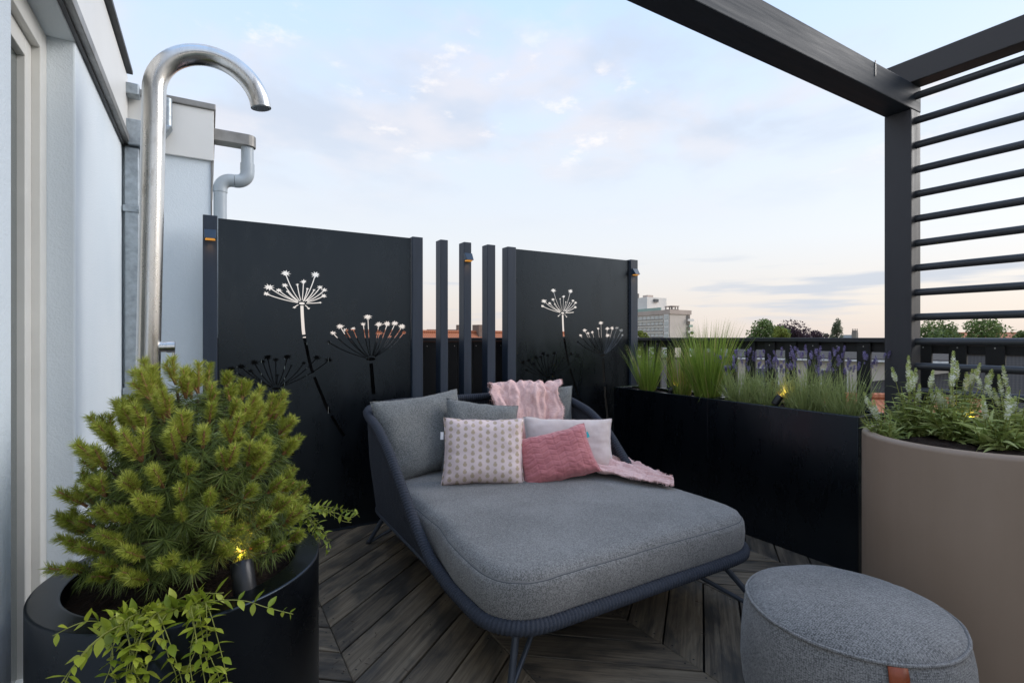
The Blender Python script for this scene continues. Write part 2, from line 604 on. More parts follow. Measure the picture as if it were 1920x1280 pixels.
class MB:
    def __init__(self):
        self.v, self.f, self.mi, self.uv, self.tint = [], [], [], {}, None

    def add(self, verts, faces, mi=0):
        o = len(self.v)
        self.v += [tuple(p) for p in verts]
        for f in faces:
            self.f.append(tuple(i + o for i in f))
            self.mi.append(mi)
        return o

    def box(self, x0, x1, y0, y1, z0, z1, mi=0):
        self.add([(x0, y0, z0), (x1, y0, z0), (x1, y1, z0), (x0, y1, z0), (x0, y0, z1), (x1, y0, z1), (x1, y1, z1), (x0, y1, z1)],
                 [(0, 3, 2, 1), (4, 5, 6, 7), (0, 1, 5, 4), (1, 2, 6, 5), (2, 3, 7, 6), (3, 0, 4, 7)], mi)
        return self

    def prism(self, poly, z0, z1, mi=0):
        n = len(poly)
        self.add([(x, y, z0) for x, y in poly] + [(x, y, z1) for x, y in poly],
                 [tuple(range(n - 1, -1, -1)), tuple(range(n, 2 * n))] + [(i, (i + 1) % n, n + (i + 1) % n, n + i) for i in range(n)], mi)
        return self

    def tube(self, path, r, sides=10, closed=False, cap=True, mi=0, up=None):
        P = [Vector(p) for p in path]
        n = len(P)
        T = []
        for i in range(n):
            a = P[(i - 1) % n] if (closed or i > 0) else P[i]
            b = P[(i + 1) % n] if (closed or i < n - 1) else P[i]
            t = (b - a)
            T.append(t.normalized() if t.length > 1e-9 else Vector((0, 0, 1)))
        ref = Vector(up) if up else (Vector((0, 0, 1)) if abs(T[0].z) < 0.9 else Vector((1, 0, 0)))
        nrm = (ref - T[0] * ref.dot(T[0])).normalized()
        vs = []
        for i in range(n):
            nrm = (nrm - T[i] * nrm.dot(T[i])).normalized()
            bi = T[i].cross(nrm)
            for k in range(sides):
                a = 2 * PI * k / sides
                rr = r(i, a) if callable(r) else (r[i] if isinstance(r, (list, tuple)) else r)
                vs.append(P[i] + (nrm * math.cos(a) + bi * math.sin(a)) * rr)
        fs = []
        for i in range(n if closed else n - 1):
            for k in range(sides):
                a, b = i * sides + k, i * sides + (k + 1) % sides
                c, d = ((i + 1) % n) * sides + (k + 1) % sides, ((i + 1) % n) * sides + k
                fs.append((a, b, c, d))
        if cap and not closed:
            fs.append(tuple(range(sides - 1, -1, -1)))
            fs.append(tuple((n - 1) * sides + k for k in range(sides)))
        self.add(vs, fs, mi)
        return self

    def lathe(self, prof, n=64, c=(0, 0, 0), mi=0, cap=False):
        vs = []
        for r, z in prof:
            for k in range(n):
                a = 2 * PI * k / n
                vs.append((c[0] + r * math.cos(a), c[1] + r * math.sin(a), c[2] + z))
        fs = []
        for i in range(len(prof) - 1):
            for k in range(n):
                fs.append((i * n + k, i * n + (k + 1) % n, (i + 1) * n + (k + 1) % n, (i + 1) * n + k))
        if cap:
            fs.append(tuple(range(n - 1, -1, -1)))
            fs.append(tuple((len(prof) - 1) * n + k for k in range(n)))
        self.add(vs, fs, mi)
        return self


def link(name, me, parent=None, loc=None):
    o = bpy.data.objects.new(name, me)
    COL.objects.link(o)
    if parent is not None:
        o.parent = parent
        p = parent
        off = Vector((0, 0, 0))
        mtx = Matrix.Identity(4)
        chain = []
        while p is not None:
            chain.append(p)
            p = p.parent
        for q in reversed(chain):
            mtx = mtx @ q.matrix_parent_inverse @ q.matrix_basis
        o.matrix_parent_inverse = mtx.inverted()
    if loc is not None:
        o.location = loc
    return o


def make_mesh(name, verts, faces, mats, mi=None, smooth=False, tint=None, uvs=None):
    me = bpy.data.meshes.new(name)
    me.from_pydata(verts, [], faces)
    for k in mats:
        me.materials.append(M[k])
    if mi is not None and any(mi):
        me.polygons.foreach_set('material_index', mi)
    if smooth:
        me.polygons.foreach_set('use_smooth', [True] * len(me.polygons))
    if tint is not None:
        a = me.attributes.new('tint', 'FLOAT', 'POINT')
        a.data.foreach_set('value', np.asarray(tint, dtype=np.float32))
    if uvs is not None:
        uvl = me.uv_layers.new(name='uv')
        idx = np.empty(len(me.loops), dtype=np.int32)
        me.loops.foreach_get('vertex_index', idx)
        uvl.data.foreach_set('uv', np.asarray(uvs, dtype=np.float32)[idx].ravel())
    me.validate()
    me.update()
    return me


def obj(name, mb, mats, parent=None, smooth=False, bevel=0.0, tint=None, uvs=None, loc=None, autosmooth=None):
    if isinstance(mats, str):
        mats = [mats]
    me = make_mesh(name, mb.v, mb.f, mats, mb.mi, smooth, tint, uvs)
    o = link(name, me, parent, loc)
    if bevel:
        b = o.modifiers.new('bevel', 'BEVEL')
        b.width = bevel
        b.segments = 2
        b.limit_method = 'ANGLE'
        b.angle_limit = R(40)
    if autosmooth:
        me.set_sharp_from_angle(angle=R(autosmooth))
    return o


def thing(name, loc, label, cat, group=None):
    o = bpy.data.objects.new(name, None)
    o.empty_display_size = 0.1
    COL.objects.link(o)
    o.location = loc
    return tag(o, label, cat, group)


def tag(o, label, cat, group=None):
    o['label'] = label
    o['category'] = cat
    if group:
        o['group'] = group
    return o


def struct(o):
    o['kind'] = 'structure'
    return o


def fbm(p, s=1.0):
    return mnoise.fractal(Vector(p) * s, 1.0, 2.0, 4)


def bezier(p0, p1, p2, n):
    out = []
    for i in range(n + 1):
        t = i / n
        out.append(tuple((1 - t) ** 2 * a + 2 * t * (1 - t) * b + t * t * c for a, b, c in zip(p0, p1, p2)))
    return out


def catmull(pts, n, closed=False):
    P = [Vector(p) for p in pts]
    k = len(P)
    out = []
    rng = k if closed else k - 1
    for i in range(rng):
        p0 = P[(i - 1) % k] if (closed or i > 0) else P[0]
        p1, p2 = P[i], P[(i + 1) % k]
        p3 = P[(i + 2) % k] if (closed or i + 2 < k) else P[-1]
        for j in range(n):
            t = j / n
            out.append(0.5 * ((2 * p1) + (p2 - p0) * t + (2 * p0 - 5 * p1 + 4 * p2 - p3) * t * t + (3 * p1 - p0 - 3 * p2 + p3) * t ** 3))
    if not closed:
        out.append(P[-1])
    return out


# ------------------------------------------------------------------ ground, terrace slab and deck
GROUND = -9.5
g = MB()
g.add([(-2500, -2500, GROUND), (2500, -2500, GROUND), (2500, 2500, GROUND), (-2500, 2500, GROUND)], [(0, 1, 2, 3)])
struct(obj('ground', g, 'town_ground'))
deck = struct(obj('deck', MB().box(-0.40, 3.48, -2.6, 3.60, -0.30, -0.030), 'deck_base'))


def build_deck():
    col_w, ang, pitch = 0.548, R(39), 0.195
    tan = math.tan(ang)
    gap = 0.0075
    cache = {}

    def board_mesh(sgn):
        # parallelogram between two seams, local X along the grain; the centre is the origin
        a = ang * sgn
        hw = col_w / 2 - 0.0012
        hp = (pitch * math.cos(ang) - gap) / 2 / math.cos(ang)
        pts = []
        for sx, sy in ((-1, -1), (1, -1), (1, 1), (-1, 1)):
            x, y = sx * hw, sx * hw * tan * sgn + sy * hp
            pts.append((x * math.cos(a) + y * math.sin(a), -x * math.sin(a) + y * math.cos(a)))
        mb = MB()
        b = 0.003

        def inset(pts, d):
            cx = sum(p[0] for p in pts) / 4
            cy = sum(p[1] for p in pts) / 4
            return [(p[0] + (cx - p[0]) * d * 4, p[1] + (cy - p[1]) * d * 4) for p in pts]
        top = inset(pts, 0.004)
        vs = [(x, y, -0.028) for x, y in pts] + [(x, y, -b) for x, y in pts] + [(x, y, 0) for x, y in top]
        fs = [(0, 1, 5, 4), (1, 2, 6, 5), (2, 3, 7, 6), (3, 0, 4, 7), (4, 5, 9, 8), (5, 6, 10, 9), (6, 7, 11, 10), (7, 4, 8, 11), (8, 9, 10, 11)]
        mb.add(vs, fs, 0)
        for sx in (-1, 1):
            for sy in (-0.55, 0.55):
                x = sx * (hw - 0.022)
                y = sx * (hw - 0.022) * tan * sgn + sy * hp
                cx, cy = x * math.cos(a) + y * math.sin(a), -x * math.sin(a) + y * math.cos(a)
                k = 6
                mb.add([(cx + 0.0042 * math.cos(2 * PI * i / k), cy + 0.0042 * math.sin(2 * PI * i / k), 0.0006) for i in range(k)], [tuple(range(k))], 1)
        return make_mesh('board', mb.v, mb.f, ['deck_board', 'screw_head'], mb.mi)
    for sgn in (1, -1):
        cache[sgn] = board_mesh(sgn)
    for k in range(-2, 6):
        sgn = 1 if k % 2 == 0 else -1
        x0 = 0.436 + col_w * k
        y_at_seam = 1.81 if sgn > 0 else 1.81 + col_w * tan
        yc0 = y_at_seam + sgn * col_w / 2 * tan
        for n in range(-17, 14):
            yc = yc0 + (n + 0.5) * pitch
            if -1.0 < yc < 3.72:
                o = link('board', cache[sgn], deck)
                o.location = (x0 + col_w / 2, yc, random.uniform(-0.0015, 0.001))
                o.rotation_euler = (random.uniform(-.002, .002), random.uniform(-.002, .002), ang * sgn)


build_deck()

# ------------------------------------------------------------------ the white building on the left
WX = -0.39            # plane of the left wall
bld = thing('terrace_building', (WX, 2.0, GROUND), 'white rendered building wall with recessed glazed door and metal roof edge', 'building')


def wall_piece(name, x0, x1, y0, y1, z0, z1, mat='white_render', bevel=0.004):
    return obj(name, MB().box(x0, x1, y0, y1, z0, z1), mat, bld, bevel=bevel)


D0, D1, DZ = 1.606, 2.262, 2.205      # the door opening
w = MB()
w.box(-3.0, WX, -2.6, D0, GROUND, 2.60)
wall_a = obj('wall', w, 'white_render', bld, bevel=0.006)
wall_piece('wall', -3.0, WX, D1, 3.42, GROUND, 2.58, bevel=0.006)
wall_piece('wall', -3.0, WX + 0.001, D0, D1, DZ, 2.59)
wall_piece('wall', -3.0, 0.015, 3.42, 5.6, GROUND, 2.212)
wall_piece('wall', -0.40, 3.5, -2.6, 3.62, GROUND, -0.302, 'roof_slab')
# far fascia, zinc capping and edge strip
f = wall_piece('fascia', -2.9, 0.028, 3.400, 5.62, 2.2125, 2.50, 'white_sheet', 0.003)
wall_piece('capping', -2.9, 0.038, 3.388, 5.63, 2.5005, 2.535, 'zinc', 0.004)
wall_piece('corner_strip', 0.0155, 0.021, 3.412, 3.45, 0.0, 2.211, 'zinc', 0.0)
# near fascia with drip trim and dark roof edge
wall_piece('fascia', -0.388, -0.368, -2.6, 3.385, 2.262, 2.585, 'white_sheet', 0.003)
wall_piece('trim', -0.3895, -0.355, -2.6, 3.387, 2.222, 2.2615, 'zinc', 0.003)
wall_piece('trim', -0.3892, -0.3775, -2.6, 3.386, 2.2085, 2.2215, 'dark_trim', 0.0)  # dark strip added for the shadow line in the gap under the fascia
wall_piece('roof_edge', -0.42, -0.345, -2.6, 3.387, 2.6005, 2.622, 'dark_trim', 0.003)
# door set back in the reveal
door = thing('glazed_door', (-0.47, 1.93, 0), 'tall white framed glass door deep in the rendered wall', 'door')
fx0, fx1 = -0.545, -0.463


def dpart(name, x0, x1, y0, y1, z0, z1, mat, parent=door, bevel=0.003):
    return obj(name, MB().box(x0, x1, y0, y1, z0, z1), mat, parent, bevel=bevel)


dpart('frame_jamb', fx0, fx1, D1 - 0.072, D1 - 0.001, 0.0, DZ - 0.002, 'door_frame_white')
dpart('frame_jamb', fx0, fx1, D0 + 0.001, D0 + 0.072, 0.0, DZ - 0.002, 'door_frame_white')
dpart('frame_head', fx0, fx1, D0 + 0.0725, D1 - 0.0725, DZ - 0.075, DZ - 0.002, 'door_frame_white')
dpart('threshold', fx0, fx1 + 0.02, D0 + 0.0725, D1 - 0.0725, -0.02, 0.035, 'zinc')
leaf = dpart('door_leaf', fx0 + 0.01, fx1 - 0.022, D1 - 0.135, D1 - 0.074, 0.04, DZ - 0.077, 'door_frame_white')
dpart('stile', fx0 + 0.01, fx1 - 0.022, D0 + 0.074, D0 + 0.135, 0.04, DZ - 0.077, 'door_frame_white', leaf)
dpart('top_rail', fx0 + 0.01, fx1 - 0.022, D0 + 0.1355, D1 - 0.1355, DZ - 0.137, DZ - 0.077, 'door_frame_white', leaf)
dpart('bottom_rail', fx0 + 0.01, fx1 - 0.022, D0 + 0.1355, D1 - 0.1355, 0.04, 0.15, 'door_frame_white', leaf)
dpart('pane', fx0 + 0.03, fx0 + 0.04, D0 + 0.136, D1 - 0.136, 0.151, DZ - 0.138, 'window_glass', leaf, 0)

# galvanised rainwater pipe in the corner
rp = thing('rainwater_pipe', (-0.345, 3.37, 0), 'flat galvanised rainwater pipe in the corner behind the shower', 'downpipe')
obj('pipe', MB().box(-0.378, -0.312, 3.345, 3.405, 0.0, 2.205), 'galvanised', rp, bevel=0.008)
h = MB()
h.prism([(-0.375, 3.32), (-0.165, 3.32), (-0.165, 3.397), (-0.375, 3.397)], 2.24, 2.345)
for i in range(4):
    x, y, z = h.v[i]
    h.v[i] = (-0.345 + (x + 0.345) * 0.55, y, z - 0.03)
obj('hopper', h, 'galvanised', rp, bevel=0.006)
obj('inlet_pipe', MB().tube([(-0.19, 3.36, 2.343), (-0.19, 3.36, 2.50)], 0.022, 14), 'galvanised', rp, smooth=True, autosmooth=40)
obj('outlet', MB().box(-0.372, -0.312, 3.31, 3.387, 2.47, 2.53), 'galvanised', rp, bevel=0.006)
for z in (1.86, 0.9):
    b = obj('bracket', MB().box(-0.385, -0.305, 3.338, 3.41, z, z + 0.035), 'galvanised', rp, bevel=0.003)
    obj('bolt', MB().tube([(-0.318, 3.325, z + 0.018), (-0.318, 3.339, z + 0.018)], 0.007, 8), 'galvanised', b)

# grey plastic downpipe with its zinc gutter outlet
dp = thing('plastic_downpipe', (0.064, 3.60, GROUND), 'grey plastic downpipe with swan neck below a zinc gutter end', 'downpipe')
YP = 3.60
ro = 0.036
obj('lower_pipe', MB().tube([(0.064, YP, GROUND), (0.064, YP, 2.10)], ro, 20), 'pvc_grey', dp, smooth=True, autosmooth=40)
e1 = [(0.064, YP, 2.085)] + [(0.064 + 0.062 * (1 - math.cos(a)), YP, 2.105 + 0.062 * math.sin(a)) for a in np.linspace(0, PI / 2, 9)] + [(0.138, YP, 2.167)]
obj('elbow', MB().tube(e1, ro + 0.003, 20), 'pvc_grey', dp, smooth=True, autosmooth=40)
e2 = [(0.140, YP, 2.167), (0.150, YP, 2.167)] + [(0.150 + 0.062 * math.sin(a), YP, 2.167 + 0.062 * (1 - math.cos(a))) for a in np.linspace(0, PI / 2, 9)] + [(0.212, YP, 2.25)]
obj('elbow', MB().tube(e2, ro + 0.004, 20), 'pvc_grey', dp, smooth=True, autosmooth=40)
obj('upper_pipe', MB().tube([(0.212, YP, 2.245), (0.212, YP, 2.395)], ro, 20), 'pvc_grey', dp, smooth=True, autosmooth=40)
obj('socket', MB().tube([(0.212, YP, 2.24), (0.212, YP, 2.285)], ro + 0.0045, 20), 'pvc_grey', dp, smooth=True, autosmooth=40)
gut = [(0.0295, YP - 0.05), (0.21, YP - 0.05)] + [(0.21 + 0.05 * math.sin(a), YP - 0.05 * math.cos(a)) for a in np.linspace(0.2, PI - 0.2, 10)] + [(0.21, YP + 0.05), (0.0295, YP + 0.05)]
obj('gutter_end', MB().prism(gut, 2.385, 2.455), 'zinc', dp, bevel=0.004)

# ------------------------------------------------------------------ outdoor shower
sh = thing('outdoor_shower', (-0.205, 2.235, 0), 'tall brushed steel outdoor shower with a swan neck beside the wall', 'shower')
pr = 0.0365
bx, by, tx, ty = -0.203, 2.235, -0.165, 2.215
path = [(bx, by, 0.0)] + [(bx + (tx - bx) * t, by + (ty - by) * t, 2.07 * t) for t in np.linspace(0.1, 1, 9)]
rad = 0.172
arc = [(tx + rad * (1 - math.cos(a)), ty, 2.075 + rad * math.sin(a)) for a in np.linspace(0.03, R(174), 34)]
pp = path + arc
obj('pipe', MB().tube(pp, pr, 36, cap=True), 'stainless', sh, smooth=True, autosmooth=50)
end = Vector(pp[-1])
td = (Vector(pp[-1]) - Vector(pp[-2])).normalized()
hd = obj('shower_head', MB().tube([end - td * 0.012, end + td * 0.0015], pr - 0.004, 36), 'pvc_grey', sh, smooth=True, autosmooth=40)
nz = MB()
nx_ = Vector((td.z, 0, -td.x))
for ri, cnt in ((0.0, 1), (0.009, 6), (0.018, 12), (0.026, 18)):
    for k in range(cnt):
        a = 2 * PI * k / cnt
        p = end + td * 0.0012 + nx_ * ri * math.cos(a) + Vector((0, 1, 0)) * ri * math.sin(a)
        nz.tube([p, p + td * 0.003], 0.0016, 5)
nzo = obj('nozzles', nz, 'dark_trim', hd)
nzo['kind'] = 'stuff'
obj('base_plate', MB().lathe([(0.0, 0.0), (0.10, 0.0), (0.10, 0.008), (0.095, 0.010), (0.0, 0.010)], 40, (bx, by, 0.0005)), 'stainless', sh, smooth=True, autosmooth=40)
zx = 1.165
hxx = bx + (tx - bx) * zx / 2.04
hm = obj('mixer', MB().tube([(hxx + 0.03, 2.22, zx), (hxx + 0.052, 2.22, zx)], 0.019, 24), 'stainless', sh, smooth=True, autosmooth=40)
lev = obj('lever', MB().tube([(hxx + 0.0525, 2.22, zx), (hxx + 0.078, 2.22, zx)], 0.021, 24), 'stainless', hm, smooth=True, autosmooth=40)
obj('lever_blade', MB().box(hxx + 0.0695, hxx + 0.0775, 2.212, 2.228, zx - 0.085, zx - 0.0195), 'stainless', hm, bevel=0.002)

# ------------------------------------------------------------------ screens at the back
PZ = 1.868


def post_mesh(x0, x1, y0=3.25, y1=3.336, z0=0.0, z1=PZ):
    return MB().box(x0, x1, y0, y1, z0, z1)


STEM_A = [(0.438, 1.388), (0.442, 1.302), (0.449, 1.216), (0.465, 1.133), (0.492, 1.007), (0.545, 0.865), (0.589, 0.752), (0.643, 0.655), (0.686, 0.582)]
STEM_B = [(0.852, 1.033), (0.859, 0.951), (0.866, 0.861), (0.887, 0.658), (0.905, 0.50)]
STEM_C = [(0.297, 0.882), (0.311, 0.796), (0.327, 0.736), (0.344, 0.665), (0.39, 0.50)]
UMBELS = [
    ((0.438, 1.402), 0.016, 0.0075, STEM_A, 0.0175,
     [(0.348, 1.576, 2), (0.514, 1.579, 2), (0.447, 1.533, 1), (0.261, 1.49, 2), (0.246, 1.451, 1), (0.313, 1.474, 1), (0.344, 1.506, 1),
      (0.359, 1.47, 0), (0.413, 1.513, 0), (0.469, 1.491, 0), (0.507, 1.485, 0), (0.542, 1.504, 1), (0.567, 1.488, 1), (0.563, 1.453, 1),
      (0.542, 1.41, 0), (0.396, 1.377, 0), (0.476, 1.373, 0)]),
    ((0.85, 1.06), 0.030, 0.011, STEM_B, 0.024,
     [(0.617, 1.226, 1), (0.593, 1.169, 1), (0.66, 1.267, 2), (0.695, 1.244, 1), (0.74, 1.252, 1), (0.803, 1.282, 1), (0.832, 1.33, 2),
      (0.902, 1.283, 2), (0.957, 1.287, 2), (1.009, 1.29, 2), (1.057, 1.271, 2), (1.069, 1.23, 1), (0.905, 1.227, 2), (0.979, 1.205, 0)]),
    ((0.297, 0.9), 0.024, 0.0085, STEM_C, 0.022,
     [(0.067, 1.021, 2), (0.095, 0.961, 1), (0.117, 1.033, 2), (0.165, 1.006, 1), (0.183, 1.054, 2), (0.227, 1.059, 1), (0.253, 1.083, 2),
      (0.295, 1.069, 1), (0.357, 1.085, 2), (0.379, 1.032, 0), (0.448, 1.045, 1), (0.522, 1.076, 2), (0.592, 1.059, 2), (0.305, 0.978, 0)]),
]


def strip_poly(pts, w0, w1):
    L_, R_ = [], []
    n = len(pts)
    for i, p in enumerate(pts):
        a, b = pts[max(0, i - 1)], pts[min(n - 1, i + 1)]
        dx, dz = b[0] - a[0], b[1] - a[1]
        l = math.hypot(dx, dz) or 1
        w = (w0 + (w1 - w0) * i / (n - 1)) / 2
        L_.append((p[0] - dz / l * w, p[1] + dx / l * w))
        R_.append((p[0] + dz / l * w, p[1] - dx / l * w))
    return R_ + L_[::-1]


def cutout_polys():
    rnd = random.Random(3)
    polys = []
    for hub, rx, rz, stem, sw, heads in UMBELS:
        polys.append([(hub[0] + rx * math.cos(2 * PI * k / 18), hub[1] + rz * math.sin(2 * PI * k / 18)) for k in range(18)])
        for hx, hz, kind in heads:
            dx, dz = hx - hub[0], hz - hub[1]
            ctrl = (hub[0] + dx * 0.62, hub[1] + dz * 0.36)
            pts = bezier(hub, ctrl, (hx, hz), 10)
            # leave a thin ring of metal round the hub
            keep = [p for p in pts if ((p[0] - hub[0]) / (rx + 0.0045)) ** 2 + ((p[1] - hub[1]) / (rz + 0.0045)) ** 2 > 1]
            if len(keep) >= 2:
                polys.append(strip_poly(keep, 0.0046, 0.0056))
            a0 = math.atan2(dz, dx)
            spikes = (5, 7, 9)[kind]
            r1 = (0.0100, 0.0185, 0.0265)[kind]
            star = []
            for k in range(spikes * 2):
                a = a0 + PI * k / spikes
                rr = r1 * rnd.uniform(0.75, 1.15) if k % 2 == 0 else r1 * rnd.uniform(0.36, 0.55)
                star.append((hx + rr * math.cos(a) * 1.12, hz + rr * math.sin(a) * 0.78))
            polys.append(star)
        # stems in lengths with narrow ties between them
        s = [tuple(p)[:2] for p in catmull([(x, z, 0) for x, z in stem], 6)]
        cuts = [0, 13, 26, 38, len(s)] if len(stem) > 5 else [0, 14, len(s)]
        for a, b in zip(cuts[:-1], cuts[1:]):
            seg = s[a:b]
            if len(seg) > 2:
                polys.append(strip_poly(seg, sw, sw * 1.05))
    return polys


POLYS = cutout_polys()


def panel_mesh(width, dx=0.0, dz=0.0, y=0.0, t=0.004):
    z0, z1 = 0.02, PZ - 0.008
    verts = [(0, z0), (width, z0), (width, z1), (0, z1)]
    faces = [[0, 1, 2, 3]]
    for poly in POLYS:
        o = len(verts)
        verts += [(x + dx, z + dz) for x, z in poly]
        faces.append(list(range(o, o + len(poly))))
    vo, eo, fo, _, _, of = delaunay_2d_cdt([Vector(p) for p in verts], [], faces, 0, 1e-6, True)
    keep = [f for f, src in zip(fo, of) if set(src) == {0}]
    n = len(vo)
    V3 = [(p.x, y, p.y) for p in vo] + [(p.x, y + t, p.y) for p in vo]
    F3 = [tuple(f) for f in keep] + [tuple(i + n for i in reversed(f)) for f in keep]
    cnt = {}
    for f in keep:
        for a, b in zip(f, list(f[1:]) + [f[0]]):
            cnt.setdefault((min(a, b), max(a, b)), []).append((a, b))
    for e, us in cnt.items():
        if len(us) == 1:
            a, b = us[0]
            F3.append((b, a, a + n, b + n))
    mb = MB()
    mb.add(V3, F3)
    # outward front face must look to -Y
    f = F3[0]
    p = [Vector(V3[i]) for i in f[:3]]
    if (p[1] - p[0]).cross(p[2] - p[0]).y > 0:
        mb.f = [tuple(reversed(q)) for q in mb.f]
    return mb


def screen(label, px0, px1, posts, dx, dz):
    t = thing('privacy_screen', ((px0 + px1) / 2, 3.28, 0), label, 'screen', 'cut-out flower screens')
    mb = panel_mesh(px1 - px0 - 0.006, dx, dz)
    mb.v = [(x + px0 + 0.003, y + 3.272, z) for x, y, z in mb.v]
    obj('panel', mb, 'black_sheet', t)
    for a, b in posts:
        obj('post', post_mesh(a, b), 'post_wood', t, bevel=0.003)
    obj('bottom_rail', MB().box(px0 + 0.003, px1 - 0.003, 3.2795, 3.315, 0.0, 0.06), 'post_wood', t, bevel=0.002)
    return t


screen('black metal screen with cut-out umbel flowers beside the white building', 0.045, 1.164, [(-0.025, 0.0445), (1.1645, 1.239)], -0.003, 0)
screen('black metal screen with cut-out umbel flowers beside the grass planter', 1.970, 3.122, [(1.897, 1.9695), (3.1225, 3.204)], 0.004, -0.011)
for x0, x1, lb in ((1.365, 1.421, 'dark blue timber slat post next to the wide flower screen on the building side'),
                   (1.542, 1.600, 'dark blue timber slat post carrying a small lamp, middle of three'),
                   (1.728, 1.794, 'dark blue timber slat post next to the flower screen on the planter side')):
    o = obj('slat_post', post_mesh(x0, x1), 'post_wood', bevel=0.003)
    tag(o, lb, 'post', 'upright timber slats between the screens')


def wall_lamp(x, y, z, label):
    t = thing('wall_lamp', (x, y, z), label, 'lamp', 'small post lamps')
    w_, hh_ = 0.030, 0.052
    mb = MB()
    # wedge hood: thin at the top, deep at the bottom
    mb.add([(x - w_, y, z - hh_ / 2), (x + w_, y, z - hh_ / 2), (x + w_, y, z + hh_ / 2), (x - w_, y, z + hh_ / 2),
            (x - w_ * 0.86, y - 0.045, z - hh_ / 2), (x + w_ * 0.86, y - 0.045, z - hh_ / 2), (x + w_, y - 0.010, z + hh_ / 2), (x - w_, y - 0.010, z + hh_ / 2)],
           [(0, 1, 2, 3), (4, 7, 6, 5), (0, 4, 5, 1), (3, 2, 6, 7), (0, 3, 7, 4), (1, 5, 6, 2)])
    obj('hood', mb, 'lamp_blue', t, bevel=0.002)
    mb = MB()
    z2 = z - hh_ / 2
    mb.add([(x - w_ * .8, y - 0.004, z2 - 0.0005), (x + w_ * .8, y - 0.004, z2 - 0.0005), (x + w_ * .66, y - 0.036, z2 - 0.0005), (x - w_ * .66, y - 0.036, z2 - 0.0005),
            (x - w_ * .8, y - 0.004, z2 - 0.007), (x + w_ * .8, y - 0.004, z2 - 0.007), (x + w_ * .66, y - 0.036, z2 - 0.004), (x - w_ * .66, y - 0.036, z2 - 0.004)],
           [(0, 1, 2, 3), (7, 6, 5, 4), (4, 5, 1, 0), (5, 6, 2, 1), (6, 7, 3, 2), (7, 4, 0, 3)])
    obj('lens', mb, 'amber_lens', t)
    ld = bpy.data.lights.new('lamp_light', 'SPOT')
    ld.energy = 0.16
    ld.color = (1.0, 0.45, 0.12)
    ld.spot_size = R(120)
    ld.spot_blend = 1.0
    ld.shadow_soft_size = 0.015
    lo = bpy.data.objects.new('lamp_light', ld)
    COL.objects.link(lo)
    lo.parent = t
    lo.location = (0, -0.022, -hh_ / 2 - 0.016)
    return t


wall_lamp(0.010, 3.2498, 1.762, 'small amber lamp high on the post beside the white wall')
wall_lamp(1.571, 3.2498, 1.764, 'small amber lamp on the middle slat post')
wall_lamp(3.163, 3.2498, 1.764, 'small amber lamp on the post beside the grass planter')

# ------------------------------------------------------------------ board fence behind the screens, railing on the right
fence = thing('board_fence', (1.6, 3.49, 0), 'low black close-boarded fence behind the slat posts', 'fence')
bw = 0.128
x = 0.02
while x < 3.40:
    o = obj('board', MB().box(x, min(x + bw, 3.41), 3.478, 3.496, -0.02, 1.168), 'fence_wood', fence, bevel=0.002)
    for zz in (1.135, 0.5):
        for q in (0.022, bw - 0.022):
            if x + q < 3.38:
                obj('nail', MB().tube([(x + q, 3.4765, zz), (x + q, 3.479, zz)], 0.0035, 6), 'nail_head', o)
    x += bw + 0.0035
obj('cap_rail', MB().box(0.02, 3.43, 3.462, 3.524, 1.1685, 1.196), 'cap_wood_x', fence, bevel=0.003)
for zz in (1.07, 0.35):
    obj('back_rail', MB().box(0.02, 3.40, 3.4965, 3.53, zz, zz + 0.08), 'fence_wood', fence, bevel=0.002)

rail = thing('slatted_railing', (3.36, 1.0, 0), 'black timber railing of spaced upright boards behind the planters', 'railing')
y = 3.43
rb = 0.0745
pitch = 0.1475
y = 1.5765 + pitch * 12
i = 0
while y > -2.3:
    if y < 3.45:
        o = obj('board', MB().box(3.342, 3.360, y - rb, y, -0.25, 1.1685), 'fence_wood', rail, bevel=0.002)
        obj('nail', MB().tube([(3.3405, y - rb / 2, 1.145), (3.343, y - rb / 2, 1.145)], 0.0035, 6), 'nail_head', o)
    y -= pitch
obj('cap_rail', MB().box(3.325, 3.395, -2.3, 3.4615, 1.169, 1.1965), 'cap_wood_y', rail, bevel=0.003)
for zz in (1.112, 0.12):
    obj('back_rail', MB().box(3.3605, 3.392, -2.3, 3.45, zz, zz + 0.057), 'fence_wood', rail, bevel=0.002)

# ------------------------------------------------------------------ pergola
PXC, PYC = 3.10, 1.205
per = thing('pergola', (3.155, 1.26, 0), 'dark brown pergola frame with round horizontal bars', 'pergola')
obj('post', MB().box(PXC, PXC + 0.108, PYC, PYC + 0.122, 0.0, 2.372), 'pergola_post', per, bevel=0.004)
obj('post', MB().box(PXC, PXC + 0.108, -2.30, -2.178, 0.0, 2.506), 'pergola_post', per, bevel=0.004)
b1 = obj('beam', MB().box(-0.385, PXC + 0.109, PYC - 0.001, PYC + 0.124, 2.373, 2.506), 'pergola_x_blue_lit', per, bevel=0.004)
sx_ = 2.72
obj('joint_strip', MB().box(sx_, sx_ + 0.006, PYC - 0.0045, PYC - 0.0012, 2.44, 2.513), 'zinc', b1)
obj('beam', MB().box(PXC + 0.001, PXC + 0.11, -2.33, PYC + 0.185, 2.5075, 2.628), 'pergola_y', per, bevel=0.004)
for k in range(18):
    z = 2.449 - 0.1272 * k
    obj('bar', MB().tube([(3.156, PYC + 0.004, z), (3.156, -2.18, z)], 0.0185, 16), 'rail_metal', per, smooth=True, autosmooth=50)
# ------------------------------------------------------------------ daybed


